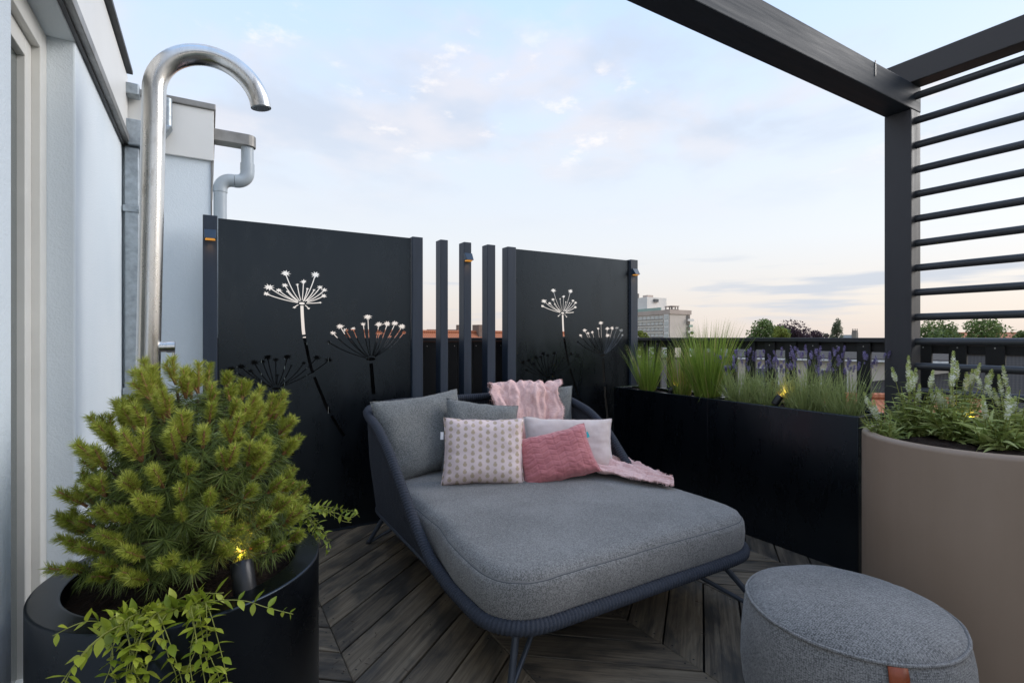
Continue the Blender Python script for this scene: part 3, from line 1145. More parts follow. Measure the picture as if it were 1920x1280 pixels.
def rounded_rect(x0, x1, y0, y1, rf, rb, n=10):
    """counter-clockwise from the middle of the front edge; rf / rb = front / back corner radius"""
    pts = []
    for cx, cy, r, a0 in ((x1 - rf, y0 + rf, rf, -PI / 2), (x1 - rb, y1 - rb, rb, 0), (x0 + rb, y1 - rb, rb, PI / 2), (x0 + rf, y0 + rf, rf, PI)):
        for k in range(n + 1):
            a = a0 + PI / 2 * k / n
            pts.append((cx + r * math.cos(a), cy + r * math.sin(a)))
    return pts


def resample(pts, step, closed=True):
    P = [Vector(p) for p in pts]
    if closed:
        P.append(P[0])
    L_ = [0.0]
    for a, b in zip(P[:-1], P[1:]):
        L_.append(L_[-1] + (b - a).length)
    n = max(8, int(round(L_[-1] / step)))
    out, j = [], 0
    for i in range(n if closed else n + 1):
        s = L_[-1] * i / n
        while j < len(L_) - 2 and L_[j + 1] < s:
            j += 1
        t = (s - L_[j]) / max(1e-9, L_[j + 1] - L_[j])
        out.append(P[j].lerp(P[j + 1], min(1, t)))
    return out


def smoothstep(a, b, x):
    t = min(1, max(0, (x - a) / (b - a)))
    return t * t * (3 - 2 * t)


BX0, BX1, BY0, BY1 = 0.775, 2.085, 1.365, 3.06


def rim_z(y):
    prof = [(1.3, 0.268), (1.75, 0.270), (1.95, 0.295), (2.10, 0.375), (2.25, 0.500), (2.40, 0.630), (2.58, 0.725), (2.80, 0.780), (3.1, 0.800)]
    for (a, za), (b, zb) in zip(prof[:-1], prof[1:]):
        if y <= b:
            return za + (zb - za) * max(0, (y - a) / (b - a))
    return prof[-1][1]


def rim_pt(p):
    z = rim_z(p[1])
    fl = smoothstep(0.27, 0.75, z) * 0.028           # the shell flares outward as it climbs
    cx = (BX0 + BX1) / 2
    x = p[0] + fl * (p[0] - cx) / ((BX1 - BX0) / 2)
    return Vector((x, p[1] + fl * 0.5 * max(0, (p[1] - 2.6) / 0.46), z))


def smooth_path(P, it):
    for _ in range(it):
        n = len(P)
        P = [(P[i - 1] + P[i] * 2 + P[(i + 1) % n]) / 4 for i in range(n)]
    return P


def build_daybed():
    t = thing('daybed', (1.43, 2.2, 0), 'round-cornered rope daybed with a thick grey mattress on steel legs', 'daybed')
    plan = rounded_rect(BX0, BX1, BY0, BY1, 0.17, 0.30)
    ring = [rim_pt(p) for p in resample([(x, y, 0) for x, y in plan], 0.02)]
    ring = smooth_path(ring, 6)
    fine = resample(ring, 0.0021)
    # rope wound round the rim: ridged, wound at a slight angle
    wraps = 410
    n = len(fine)

    def rr(i, a):
        ph = (i / n * wraps + a / (2 * PI) * 1.0) % 1.0
        return 0.0205 + 0.0055 * abs(math.sin(PI * ph)) ** 0.6
    mb = MB().tube(fine, rr, 9, closed=True)
    obj('rim', mb, 'rope', t, smooth=True)
    # lower frame loop
    low_plan = rounded_rect(BX0 + 0.022, BX1 - 0.022, BY0 + 0.03, BY1 - 0.03, 0.15, 0.28)
    low = resample([(x, y, 0.243) for x, y in low_plan], 0.03)
    obj('base_frame', MB().tube(low, 0.011, 10, closed=True), 'steel_leg', t, smooth=True)
    # rope strands from rim to frame, doubled as in the weave
    mb = MB()
    st = resample(ring, 0.0125)
    low_f = resample([(x, y, 0.243) for x, y in low_plan], 0.0125)
    for i, p in enumerate(st):
        if p.z < 0.285:
            continue
        q = min(low_f, key=lambda w_: (w_.x - p.x) ** 2 + (w_.y - p.y) ** 2)
        off = Vector((0, 0, 0))
        mid = p.lerp(q, 0.5)
        cx = Vector((1.43, 2.2, mid.z))
        mid += (mid - cx).normalized() * 0.012
        mb.tube([p - Vector((0, 0, 0.004)), p.lerp(mid, 0.55), mid, mid.lerp(q, 0.55), q], 0.0047, 5, cap=False)
    w_ = obj('rope_weave', mb, 'rope', t, smooth=True)
    w_['kind'] = 'stuff'
    # woven floor of the shell, hidden under the mattress
    fl = MB()
    fl.add([(x, y, 0.245) for x, y in low_plan] + [(x, y, 0.235) for x, y in low_plan],
           [tuple(range(len(low_plan))), tuple(range(2 * len(low_plan) - 1, len(low_plan) - 1, -1))])
    obj('seat_deck', fl, 'rope', t)
    # splayed legs in pairs with a runner
    for x, y, fx, fy in ((0.93, 1.52, 0.868, 1.475), (1.93, 1.50, 2.075, 1.335), (0.90, 2.86, 0.80, 2.985), (1.96, 2.86, 2.06, 2.985)):
        o = obj('leg', MB().tube([(x, y, 0.245), (fx, fy, 0.0)], [0.014, 0.0125], 14), 'steel_leg', t, smooth=True, autosmooth=50)
        ix, iy = x + (1.43 - x) * 0.42, y + (2.2 - y) * 0.16
        obj('brace', MB().tube([(ix, iy, 0.240), (fx + (ix - fx) * 0.06, fy + (iy - fy) * 0.06, 0.018)], 0.0095, 12), 'steel_leg', o, smooth=True, autosmooth=50)
        obj('foot_cap', MB().tube([(fx, fy, 0.0), (fx + (x - fx) * .06, fy + (y - fy) * .06, 0.0147)], 0.0155, 12), 'lamp_black', o, smooth=True, autosmooth=50)
    # mattress
    mp = rounded_rect(BX0 + 0.010, BX1 - 0.010, BY0 + 0.006, BY1 - 0.075, 0.155, 0.26)
    mp = [Vector((x, y, 0)) for x, y in mp]
    mp = smooth_path(resample([(p.x, p.y, 0) for p in mp], 0.02), 4)
    for p in mp:
        k_ = smoothstep(1.70, 2.05, p.y) * 0.036
        p.x += k_ if p.x < 1.43 else -k_
    cx, cy = 1.43, 2.19
    n = len(mp)
    per_ = [0.0]
    for i in range(1, n + 1):
        per_.append(per_[-1] + (mp[i % n] - mp[i - 1]).length)
    ZT, ZB = 0.442, 0.262
    # profile: (inset along the normal, z)
    prof = [(0.03, ZB), (0.008, ZB + 0.012), (-0.004, ZB + 0.04), (-0.008, ZB + 0.09), (-0.004, ZB + 0.128), (0.002, ZB + 0.141),
            (0.007, ZB + 0.1445), (0.010, ZB + 0.150), (0.020, ZB + 0.164), (0.038, ZB + 0.174), (0.065, ZB + 0.179)]
    nrm = []
    for i in range(n):
        d_ = mp[(i + 1) % n] - mp[i - 1]
        nrm.append(Vector((d_.y, -d_.x, 0)).normalized())
    vs, uv, fs = [], [], []
    for ins, z in prof:
        for i in range(n):
            p = mp[i] - nrm[i] * ins
            wob = fbm((p.x * 5, p.y * 5, z * 9)) * 0.005 + mnoise.noise(Vector((per_[i] * 26, z * 6, 2.0))) * 0.0022 * smoothstep(ZB + 0.06, ZB + 0.14, z)
            p = p + nrm[i] * wob
            vs.append((p.x, p.y, z + (fbm((p.x * 3, p.y * 3, 1)) * 0.0025 if z > 0.40 else 0)))
            uv.append((per_[i], z) if z < ZB + 0.145 else (p.x, p.y))
    rings = 14
    last = [Vector(vs[(len(prof) - 1) * n + i]) for i in range(n)]
    for k in range(1, rings):
        f_ = 1 - k / rings
        for i in range(n):
            p = Vector((cx, cy, 0)) + (Vector((last[i].x, last[i].y, 0)) - Vector((cx, cy, 0))) * f_
            z = ZB + 0.179 + 0.012 * (1 - f_ ** 2) + fbm((p.x * 3, p.y * 3, 1)) * 0.0025 * f_ + fbm((p.x * 2, p.y * 2, 4)) * 0.004 - 0.010 * math.exp(-((p.x - 1.35) ** 2 + (p.y - 1.95) ** 2) / 0.06) + mnoise.noise(Vector((per_[i] * 22, k * 0.5, 5.0))) * 0.0022 * max(0, f_ - 0.6) * 2.5
            vs.append((p.x, p.y, z))
            uv.append((p.x, p.y))
    tot = len(prof) + rings - 1
    for k in range(tot - 1):
        for i in range(n):
            j = (i + 1) % n
            fs.append((k * n + i, k * n + j, (k + 1) * n + j, (k + 1) * n + i))
    vs.append((cx, cy, ZB + 0.192))
    uv.append((cx, cy))
    c0 = len(vs) - 1
    for i in range(n):
        fs.append(((tot - 1) * n + i, (tot - 1) * n + (i + 1) % n, c0))
    fs.append(tuple(range(n - 1, -1, -1)))
    mb = MB()
    mb.add(vs, fs)
    mat = obj('mattress', mb, 'mattress_fabric', t, smooth=True, uvs=uv)
    seam = [Vector(vs[6 * n + i]) for i in range(n)]
    obj('seam', MB().tube(resample(seam, 0.02), 0.0016, 5, closed=True), 'seam_thread', mat, smooth=True)
    return t


build_daybed()


def cushion(name, label, w, h, t, center, yaw, lean, roll, mat, n=30, quilt=None, pinch=0.07, sag=0.15, seed=0, group=None, crease=0.006, wsc=9.0):
    """a filled pillow: local x across, z up, front towards -y"""
    rot = Euler((0, 0, R(yaw))).to_matrix() @ Euler((R(-lean), 0, 0)).to_matrix() @ Euler((0, R(roll), 0)).to_matrix()
    vs, uv, fs = [], [], []
    c = Vector(center)
    idx = {}
    for side in (0, 1):
        for i in range(n + 1):
            for j in range(n + 1):
                u, v = -1 + 2 * i / n, -1 + 2 * j / n
                edge = i in (0, n) or j in (0, n)
                if side and edge:
                    idx[(side, i, j)] = idx[(0, i, j)]
                    continue
                x = w / 2 * u * (1 - pinch * (1 - v * v) * abs(u) ** 3)
                z = h / 2 * v * (1 - pinch * (1 - u * u) * abs(v) ** 3)
                th = t / 2 * (max(0, (1 - u ** 4) * (1 - v ** 4))) ** 0.55 * (1 - sag * v)
                s = -1 if side == 0 else 1
                rimf = max(abs(u), abs(v)) ** 2
                wr = fbm((u * 2.2 + seed * 7.1, v * 2.2 + side * 3, seed), 1.6) * crease * (0.35 + rimf)
                wr += mnoise.noise(Vector((math.atan2(v, u) * wsc, seed * 3.3, side))) * crease * 0.8 * rimf * (0 if edge else 1)
                if quilt and side == 0 and not edge:
                    th -= quilt(x, z)
                y = s * th + wr * (-1 if side == 0 else 1)
                z += fbm((u * 3, seed, 2)) * crease * (0.8 if abs(v) > 0.8 else 0.2)
                p = c + rot @ Vector((x, y, z))
                idx[(side, i, j)] = len(vs)
                vs.append(tuple(p))
                uv.append((x, z))
    for side in (0, 1):
        for i in range(n):
            for j in range(n):
                q = (idx[(side, i, j)], idx[(side, i + 1, j)], idx[(side, i + 1, j + 1)], idx[(side, i, j + 1)])
                fs.append(q if side == 0 else q[::-1])
    mb = MB()
    mb.add(vs, fs)
    o = thing(name, (center[0], center[1], min(p[2] for p in vs)), label, 'cushion', group)
    body = obj('cover', mb, mat, o, smooth=True, uvs=uv)
    # sewn edge
    loop = [(i, 0) for i in range(n)] + [(n, j) for j in range(n)] + [(i, n) for i in range(n, 0, -1)] + [(0, j) for j in range(n, 0, -1)]
    epath = [Vector(vs[idx[(0, i, j)]]) for i, j in loop]
    obj('edge_seam', MB().tube(epath, 0.0028, 6, closed=True), mat if not isinstance(mat, list) else mat[0], o, smooth=True, uvs=[(0.3 * a.x + a.z, a.y) for e in epath for a in [e] * 6])
    return o, rot, c


cushion('cushion', 'large grey woven cushion leaning in the corner by the white patterned one', 0.58, 0.46, 0.17, (1.055, 2.75, 0.645), 12, 16, -3, 'cushion_fabric', seed=1)
cushion('cushion', 'small grey woven cushion slumped behind the gold dotted cushion', 0.44, 0.40, 0.15, (1.345, 2.60, 0.632), -8, 18, 9, 'cushion_fabric', seed=2)
cushion('cushion', 'large grey woven cushion half hidden by the pink throw', 0.54, 0.45, 0.15, (1.835, 2.80, 0.655), -22, 14, 0, 'cushion_fabric', seed=3)
dot, rot, c = cushion('cushion', 'pale pink cushion printed with gold pineapple dots', 0.43, 0.352, 0.13, (1.245, 2.385, 0.600), -25, 20, 1.5, 'printed_cotton', seed=4, crease=0.009)
tg = MB().box(-0.228, -0.212, -0.002, 0.002, 0.06, 0.10)
tg.v = [tuple(c + rot @ Vector(p)) for p in tg.v]
obj('tag', tg, 'white_tag', dot)
pale, rot, c = cushion('cushion', 'plain pale pink velvet cushion behind the rose quilted one', 0.53, 0.315, 0.15, (1.805, 2.39, 0.575), -27, 24, 2, 'pale_velvet', seed=5, crease=0.007)
rose_loc = (1.605, 2.235, 0.563)


def chevron(x, z):
    # staggered arrow-shaped channels pressed into the velvet
    px_, pz_ = 0.040, 0.030
    k = abs(((x / px_) % 2.0) - 1.0)
    d1 = abs((((z + k * 0.016) / pz_) % 1.0) - 0.5)
    g1 = max(0, 1 - (0.5 - d1) / 0.14)
    kx = ((x / px_) % 1.0)
    g2 = max(0, 1 - min(kx, 1 - kx) / 0.10)
    return 0.0036 * max(g1, 0.7 * g2)


rose, rot, c = cushion('cushion', 'small rose velvet cushion quilted in chevrons with a teal tag', 0.415, 0.275, 0.13, rose_loc, -28, 30, -14, 'rose_velvet', n=96, quilt=chevron, seed=6, crease=0.006, sag=0.05)
tg = MB().box(0.190, 0.212, -0.002, 0.002, 0.055, 0.085)
tg.v = [tuple(c + rot @ Vector(p)) for p in tg.v]
obj('tag', tg, 'teal_tag', rose)


def build_throw():
    # centre line from behind the backrest, over the corner cushion, down its front and out on the mattress
    rot = Euler((0, 0, R(-22))).to_matrix() @ Euler((R(-14), 0, 0)).to_matrix()
    cc = Vector((1.835, 2.80, 0.655))
    loc_ = lambda y_, z_: tuple(cc + rot @ Vector((-0.055, y_, z_)))
    cl = [loc_(0.20, 0.02), loc_(0.15, 0.14), loc_(0.075, 0.222), loc_(0.0, 0.238), loc_(-0.055, 0.205), loc_(-0.088, 0.10), loc_(-0.105, -0.04),
          loc_(-0.125, -0.155), (1.83, 2.42, 0.462), (1.93, 2.27, 0.460), (1.985, 2.11, 0.460), (2.005, 1.95, 0.458), (2.02, 1.80, 0.452)]
    wd = [(0.93, -0.37, 0)] * 7 + [(0.95, -0.2, 0), (0.98, 0.1, 0), (0.9, 0.42, 0), (0.8, 0.60, 0), (0.75, 0.66, 0), (0.7, 0.7, 0)]
    ww = [0.45, 0.45, 0.45, 0.45, 0.45, 0.43, 0.41, 0.38, 0.40, 0.40, 0.36, 0.26, 0.10]
    C = catmull(cl, 10)
    Wd = catmull(wd, 10)
    Ww = catmull([(w, 0, 0) for w in ww], 10)
    nv, nu = len(C), 60
    vs, uv, fs, tuft = [], [], [], []
    s_acc = 0
    for j in range(nv):
        if j:
            s_acc += (C[j] - C[j - 1]).length
        t = (C[min(j + 1, nv - 1)] - C[max(j - 1, 0)]).normalized()
        wv = Vector(Wd[j]).normalized()
        nr = wv.cross(t).normalized()
        if nr.z < -0.05 or (j < 25 and nr.y > 0 and j > 14):
            nr = -nr
        drape = smoothstep(8, 30, j) * (1 - smoothstep(70, 95, j))
        for i in range(nu + 1):
            u = -1 + 2 * i / nu
            warp = u + 0.35 * fbm((u * 1.3, j * 0.02, 7))
            fold = (abs(math.sin(warp * 5.2 + 0.4)) ** 0.7 - 0.5) * 0.017 * (0.4 + abs(fbm((u * 1.7, 2.2, 3)))) * 1.6 + math.sin(warp * 17 + j * 0.04) * 0.004 + fbm((u * 2.4, j * 0.06, 5)) * 0.022
            lim = 0.45 + 0.55 * drape
            ruck = fbm((u * 6, j * 0.22, 9)) * 0.008 + (abs(fbm((u * 3.1, j * 0.09, 12))) * 0.026 if j > 75 else 0)
            p = C[j] + wv * u * Ww[j].x / 2 * (1 + 0.16 * fbm((u * 2, j * 0.1, 2)))
            h = fold * lim + ruck + 0.012
            if j > 70:
                h = max(h, 0.001)
                p = p + Vector((0, 0, 1)) * h
                # hang over the side of the mattress, down between mattress and rim
            else:
                p = p + nr * h
            vs.append(tuple(p))
            uv.append((u * Ww[j].x / 2, s_acc))
    for j in range(nv - 1):
        for i in range(nu):
            a = j * (nu + 1) + i
            fs.append((a, a + 1, a + nu + 2, a + nu + 1))
    t = thing('throw', (1.9, 2.3, 0.44), 'fluffy pale pink throw draped over the daybed back and seat', 'blanket')
    mb = MB()
    mb.add(vs, fs)
    o = obj('cloth', mb, 'throw_knit', t, smooth=True, uvs=uv)
    so = o.modifiers.new('thick', 'SOLIDIFY')
    so.thickness = 0.003
    so.offset = 0
    # woolly tufts in rows and a frayed edge
    tv, tf = [], []
    rnd = random.Random(11)

    def hair(p, d, l, w):
        s = d.cross(Vector((rnd.uniform(-1, 1), rnd.uniform(-1, 1), rnd.uniform(-1, 1)))).normalized() * w
        k = len(tv)
        m_ = p + d * l * 0.6 + Vector((0, 0, -l * 0.1))
        e = p + d * l + Vector((0, 0, -l * 0.35))
        tv.extend([tuple(p - s), tuple(p + s), tuple(m_ + s), tuple(m_ - s), tuple(e)])
        tf.extend([(k, k + 1, k + 2, k + 3), (k + 3, k + 2, k + 4)])
    for j in range(4, nv - 1):
        for i in (0, nu):
            p = Vector(vs[j * (nu + 1) + i])
            q = Vector(vs[j * (nu + 1) + (1 if i == 0 else nu - 1)])
            for _ in range(7):
                d = ((p - q).normalized() + Vector((rnd.uniform(-.7, .7), rnd.uniform(-.7, .7), rnd.uniform(-.2, .5)))).normalized()
                f = rnd.random()
                hair(p.lerp(Vector(vs[(j + 1) * (nu + 1) + i]), f), d, rnd.uniform(0.006, 0.016), 0.0011)
    for j in range(14, nv - 1):
        for i in range(1, nu):
            if rnd.random() < (0.9 if i % 5 == 0 else 0.30):
                p = Vector(vs[j * (nu + 1) + i])
                for _ in range(2):
                    d = Vector((rnd.uniform(-1, 1), rnd.uniform(-1, 0.1), rnd.uniform(-.3, 1))).normalized()
                    hair(p, d, rnd.uniform(0.006, 0.012), 0.0010)
    mb = MB()
    mb.add(tv, tf)
    fr = obj('fringe', mb, 'throw_knit', t, uvs=[(p[0] * 3, p[2] * 3 + p[1]) for p in tv])
    fr['kind'] = 'stuff'


build_throw()


# ------------------------------------------------------------------ pouf
def build_pouf():
    cx, cy = 1.708, 0.830
    t = thing('pouf', (cx, cy, 0), 'round grey woven pouf with piped edge and leather tag', 'pouf')
    rs = 0.282
    side = [(0.235, 0.0), (0.262, 0.010), (0.283, 0.04), (0.297, 0.09), (0.304, 0.16), (0.303, 0.23), (0.298, 0.29), (0.290, 0.335), (rs, 0.358)]
    top = [(rs - 0.004, 0.364), (0.262, 0.378), (0.225, 0.393), (0.17, 0.405), (0.10, 0.412), (0.04, 0.415), (0.004, 0.4155)]
    n = 120
    vs, uv, fs = [], [], []
    P = side + top
    for k, (r, z) in enumerate(P):
        for i in range(n):
            a = 2 * PI * i / n
            wob = 1 + 0.012 * fbm((math.cos(a) * 1.6, math.sin(a) * 1.6, z * 5)) + (0.006 * math.sin(a * 9 + 2 * fbm((a, z, 3))) * smoothstep(0.3, 0.36, z) if z < 0.36 else 0)
            zz = z + (0.008 * fbm((r * math.cos(a) * 6, r * math.sin(a) * 6, 8)) if z > 0.37 else 0)
            vs.append((cx + r * wob * math.cos(a), cy + r * wob * math.sin(a), zz))
            uv.append((a * 0.3, z) if k < len(side) else (r * math.cos(a), r * math.sin(a)))
    # own verts for the top panel so the weave changes direction at the piping
    for k in range(len(P) - 1):
        for i in range(n):
            fs.append((k * n + i, k * n + (i + 1) % n, (k + 1) * n + (i + 1) % n, (k + 1) * n + i))
    fs.append(tuple(range(n - 1, -1, -1)))
    fs.append(tuple((len(P) - 1) * n + i for i in range(n)))
    mb = MB()
    mb.add(vs, fs)
    o = obj('cover', mb, 'pouf_fabric', t, smooth=True, uvs=None)
    me = o.data
    uvl = me.uv_layers.new(name='uv')
    for poly in me.polygons:
        ks = [vi // n for vi in poly.vertices]
        topf = min(ks) >= len(side) - 1
        angs = [(vi % n) for vi in poly.vertices]
        wrap = max(angs) - min(angs) > n / 2
        for li, vi in zip(poly.loop_indices, poly.vertices):
            r, z = P[vi // n]
            i = vi % n
            a = 2 * PI * (i + (n if wrap and i < n / 2 else 0)) / n
            uvl.data[li].uv = (r * math.cos(a), r * math.sin(a)) if topf else (a * 0.3, z)
    def ring(r, z, rr_, nm):
        path = [(cx + r * (1 + 0.012 * fbm((math.cos(a) * 1.6, math.sin(a) * 1.6, z * 5))) * math.cos(a), cy + r * (1 + 0.012 * fbm((math.cos(a) * 1.6, math.sin(a) * 1.6, z * 5))) * math.sin(a), z) for a in np.linspace(0, 2 * PI, 100, endpoint=False)]
        k = 8
        obj(nm, MB().tube(path, rr_, k, closed=True), 'pouf_fabric', t, smooth=True, uvs=[(i * 0.0188, j * 0.004) for i in range(100) for j in range(k)])
    ring(rs + 0.0015, 0.3605, 0.0052, 'piping')
    ring(0.262, 0.012, 0.0052, 'piping')
    # leather loop sewn under the piping
    ta = math.atan2(-0.203, -0.236) + 0.12
    mb = MB()
    rows = [(0.3575, rs + 0.0055), (0.335, 0.2955), (0.30, 0.3015), (0.26, 0.3055), (0.22, 0.3085), (0.19, 0.3095)]
    hw = 0.0235 / 0.3
    for z, r in rows:
        for s in (-1, -0.33, 0.33, 1):
            a = ta + hw * s
            mb.v.append((cx + r * math.cos(a), cy + r * math.sin(a), z))
    for k in range(len(rows) - 1):
        for s in range(3):
            mb.f.append((k * 4 + s, k * 4 + s + 1, k * 4 + s + 5, k * 4 + s + 4))
            mb.mi.append(0)
    tagp = obj('leather_tag', mb, 'leather', t, smooth=True)
    so = tagp.modifiers.new('t', 'SOLIDIFY')
    so.thickness = 0.004
    so.offset = 0
    # embossed square with a scroll mark
    mk = MB()

    def on(s, z):
        r = 0.3115 if z < 0.30 else 0.3045
        for (za, ra), (zb, rb_) in zip(rows[:-1], rows[1:]):
            if zb <= z <= za:
                r = ra + (rb_ - ra) * (za - z) / (za - zb)
        a = ta + s / 0.3
        return ((cx + (r + 0.0026) * math.cos(a)), (cy + (r + 0.0026) * math.sin(a)), z)
    z0, z1, sw = 0.262, 0.292, 0.0165
    sq = [(-sw, z1), (sw, z1), (sw, z0), (-sw, z0)]
    mk.tube([on(*sq[i % 4]) for i in range(4)], 0.0008, 4, closed=True)
    mk.tube([on(-0.009 + 0.005 * math.cos(a) * (1 if a < PI else 1), 0.2775 + 0.0105 * a / (2 * PI) - 0.005 + 0.004 * math.sin(a * 1.5)) for a in np.linspace(0, 2 * PI, 18)], 0.0008, 4)
    mk.tube([on(0.002 + 0.005 * math.cos(a), 0.277 + 0.009 * math.sin(a)) for a in np.linspace(0, 2 * PI, 16)], 0.0008, 4)
    mk.tube([on(0.011 + 0.003 * math.sin(a * 2), 0.268 + 0.018 * a / PI) for a in np.linspace(0, PI, 14)], 0.0008, 4)
    obj('embossed_mark', mk, 'leather_mark', tagp)


build_pouf()

# ------------------------------------------------------------------ planters


def soil_disc(name, cx, cy, r, z, parent, amp=0.012):
    mb = MB()
    n, k = 48, 16
    vs, fs = [], []
    for j in range(1, k + 1):
        for i in range(n):
            a = 2 * PI * i / n
            rr_ = r * j / k
            x, y = cx + rr_ * math.cos(a), cy + rr_ * math.sin(a)
            vs.append((x, y, z + amp * fbm((x * 14, y * 14, 3)) + (0.006 * random.random())))
    vs.append((cx, cy, z))
    for j in range(k - 1):
        for i in range(n):
            fs.append((j * n + i, j * n + (i + 1) % n, (j + 1) * n + (i + 1) % n, (j + 1) * n + i))
    for i in range(n):
        fs.append((len(vs) - 1, i, (i + 1) % n))
    mb.add(vs, fs)
    return obj(name, mb, 'soil', parent)


def round_planter(label, c, r, h, lip, mat, soil_z, rnd=0.008):
    t = thing('round_planter', (c[0], c[1], 0), label, 'planter')
    ri = r - lip
    pr_ = [(r - 0.012, 0.0), (r - 0.002, 0.006), (r, 0.02), (r, h - rnd - 0.004), (r, h - rnd), (r - rnd * 0.3, h - rnd * 0.3), (r - rnd, h), (r - rnd - 0.003, h), (ri + 0.008, h), (ri + 0.004, h), (ri + 0.001, h - 0.001), (ri, h - 0.004), (ri, h - 0.008), (ri, soil_z - 0.05)]
    obj('pot', MB().lathe(pr_, 128, (c[0], c[1], 0)), mat, t, smooth=True, autosmooth=50)
    soil_disc('soil', c[0], c[1], ri - 0.001, soil_z, t)
    return t


LP = (-0.041, 1.592)
round_planter('black round planter holding the dwarf pine', LP, 0.318, 0.60, 0.062, 'black_pot', 0.555, 0.004)
RP = (2.628, 0.812)
round_planter('tall taupe round planter holding white sage', RP, 0.368, 0.80, 0.036, 'taupe_pot', 0.770, 0.014)


def box_planter(label, y0, y1):
    x0, x1, h = 2.812, 3.085, 0.80
    t = thing('box_planter', ((x0 + x1) / 2, (y0 + y1) / 2, 0), label, 'planter', 'black box planters by the railing')
    lip = 0.028
    mb = MB()
    o = [(x0, y0), (x1, y0), (x1, y1), (x0, y1)]
    i_ = [(x0 + lip, y0 + lip), (x1 - lip, y0 + lip), (x1 - lip, y1 - lip), (x0 + lip, y1 - lip)]
    vs = [(x, y, 0) for x, y in o] + [(x, y, h) for x, y in o] + [(x, y, h) for x, y in i_] + [(x, y, h - 0.12) for x, y in i_]
    fs = [(0, 1, 5, 4), (1, 2, 6, 5), (2, 3, 7, 6), (3, 0, 4, 7)]
    for a in range(4):
        b = (a + 1) % 4
        fs += [(4 + a, 4 + b, 8 + b, 8 + a), (8 + a, 8 + b, 12 + b, 12 + a)]
    fs += [(3, 2, 1, 0), (12, 13, 14, 15)]
    mb.add(vs, fs)
    obj('trough', mb, 'black_sheet', t, bevel=0.004)
    s = MB()
    nx, ny = 14, 40
    for a in range(nx + 1):
        for b in range(ny + 1):
            x = x0 + lip + 0.001 + (x1 - x0 - 2 * lip - 0.002) * a / nx
            y = y0 + lip + 0.001 + (y1 - y0 - 2 * lip - 0.002) * b / ny
            s.v.append((x, y, h - 0.022 + 0.010 * fbm((x * 14, y * 14, 6)) + 0.006 * random.random()))
    for a in range(nx):
        for b in range(ny):
            k = a * (ny + 1) + b
            s.f.append((k, k + ny + 1, k + ny + 2, k + 1))
            s.mi.append(0)
    obj('soil', s, 'soil', t)


box_planter('black metal box planter filled with tufts of grass', 2.2205, 3.122)
box_planter('black metal box planter filled with lavender', 1.318, 2.2185)


def spotlight(base, aim, label, group='garden spotlights in the planters', power=2.0, r=0.021, l=0.062, lens=True):
    b = Vector(base)
    d = (Vector(aim) - b).normalized()
    t = thing('garden_spotlight', base, label, 'spotlight', group)
    c = b + Vector((0, 0, 0.045))
    obj('stake', MB().tube([b - Vector((0, 0, 0.05)), c], 0.005, 8), 'lamp_black', t, smooth=True, autosmooth=40)
    a0, a1 = c - d * l * 0.35, c + d * l * 0.65
    hd_ = obj('housing', MB().tube([a0, a0 + d * 0.004, a1 - d * 0.006, a1], [r * 0.9, r, r, r * 0.97], 24), 'lamp_black', t, smooth=True, autosmooth=40)
    obj('lens', MB().tube([a1 - d * 0.002, a1 + d * 0.0008], r * 0.8, 20), 'spot_lens', hd_)
    ld = bpy.data.lights.new('spot_light', 'SPOT')
    ld.energy = power
    ld.color = (1.0, 0.62, 0.16)
    ld.spot_size = R(95)
    ld.spot_blend = 0.8
    ld.shadow_soft_size = 0.015
    lo = bpy.data.objects.new('spot_light', ld)
    COL.objects.link(lo)
    lo.parent = t
    lo.matrix_parent_inverse = Matrix.Translation(-b)
    lo.location = a1 + d * 0.006
    lo.rotation_euler = d.to_track_quat('-Z', 'Y').to_euler()
    return t


spotlight((0.075, 1.395, 0.56), (0.05, 1.55, 0.80), 'black spotlight in the pine planter lighting the lower needles', power=2.2, r=0.026, l=0.075)
spotlight((2.895, 2.60, 0.775), (2.99, 2.53, 0.92), 'black spotlight between two tufts of grass', power=0.8)
spotlight((2.885, 1.795, 0.775), (2.97, 1.735, 0.93), 'black spotlight between lavender plants', power=0.7)
spotlight((2.70, 0.815, 0.775), (2.76, 0.93, 0.95), 'small spotlight hidden among the white sage', power=1.2)

# ------------------------------------------------------------------ dwarf pine


def unit(a):
    return a / np.maximum(1e-9, np.linalg.norm(a, axis=-1, keepdims=True))


def perp(d):
    r = RNG.normal(size=d.shape)
    return unit(np.cross(d, r))


def needles(base, d, ln, w, tint, store):
    """one slim two-triangle blade per needle, slightly arched"""
    n = len(base)
    s = perp(d) * w[:, None]
    arch = perp(d) * (ln * 0.06)[:, None]
    tip = base + d * ln[:, None] + arch
    mid = base + d * (ln * 0.55)[:, None]
    v = np.stack([base - s * 0.8, base + s * 0.8, mid + s, tip, mid - s], 1).reshape(-1, 3)
    k = store['n']
    i = np.arange(n)[:, None] * 5 + k
    store['v'].append(v)
    store['f'].append(i + np.array([[0, 1, 2, 4]]))
    store['t'].append(np.repeat(tint, 5))
    store['tri'].append(i + np.array([[4, 2, 3]]))
    store['n'] += n * 5


def store_new():
    return dict(v=[], f=[], tri=[], t=[], n=0)


def store_mesh(name, st, mat):
    V = np.concatenate(st['v']).tolist()
    F = [tuple(x) for x in np.concatenate(st['f']).tolist()]
    if st['tri']:
        F += [tuple(x) for x in np.concatenate(st['tri']).tolist()]
    return make_mesh(name, V, F, [mat], None, False, np.concatenate(st['t']))


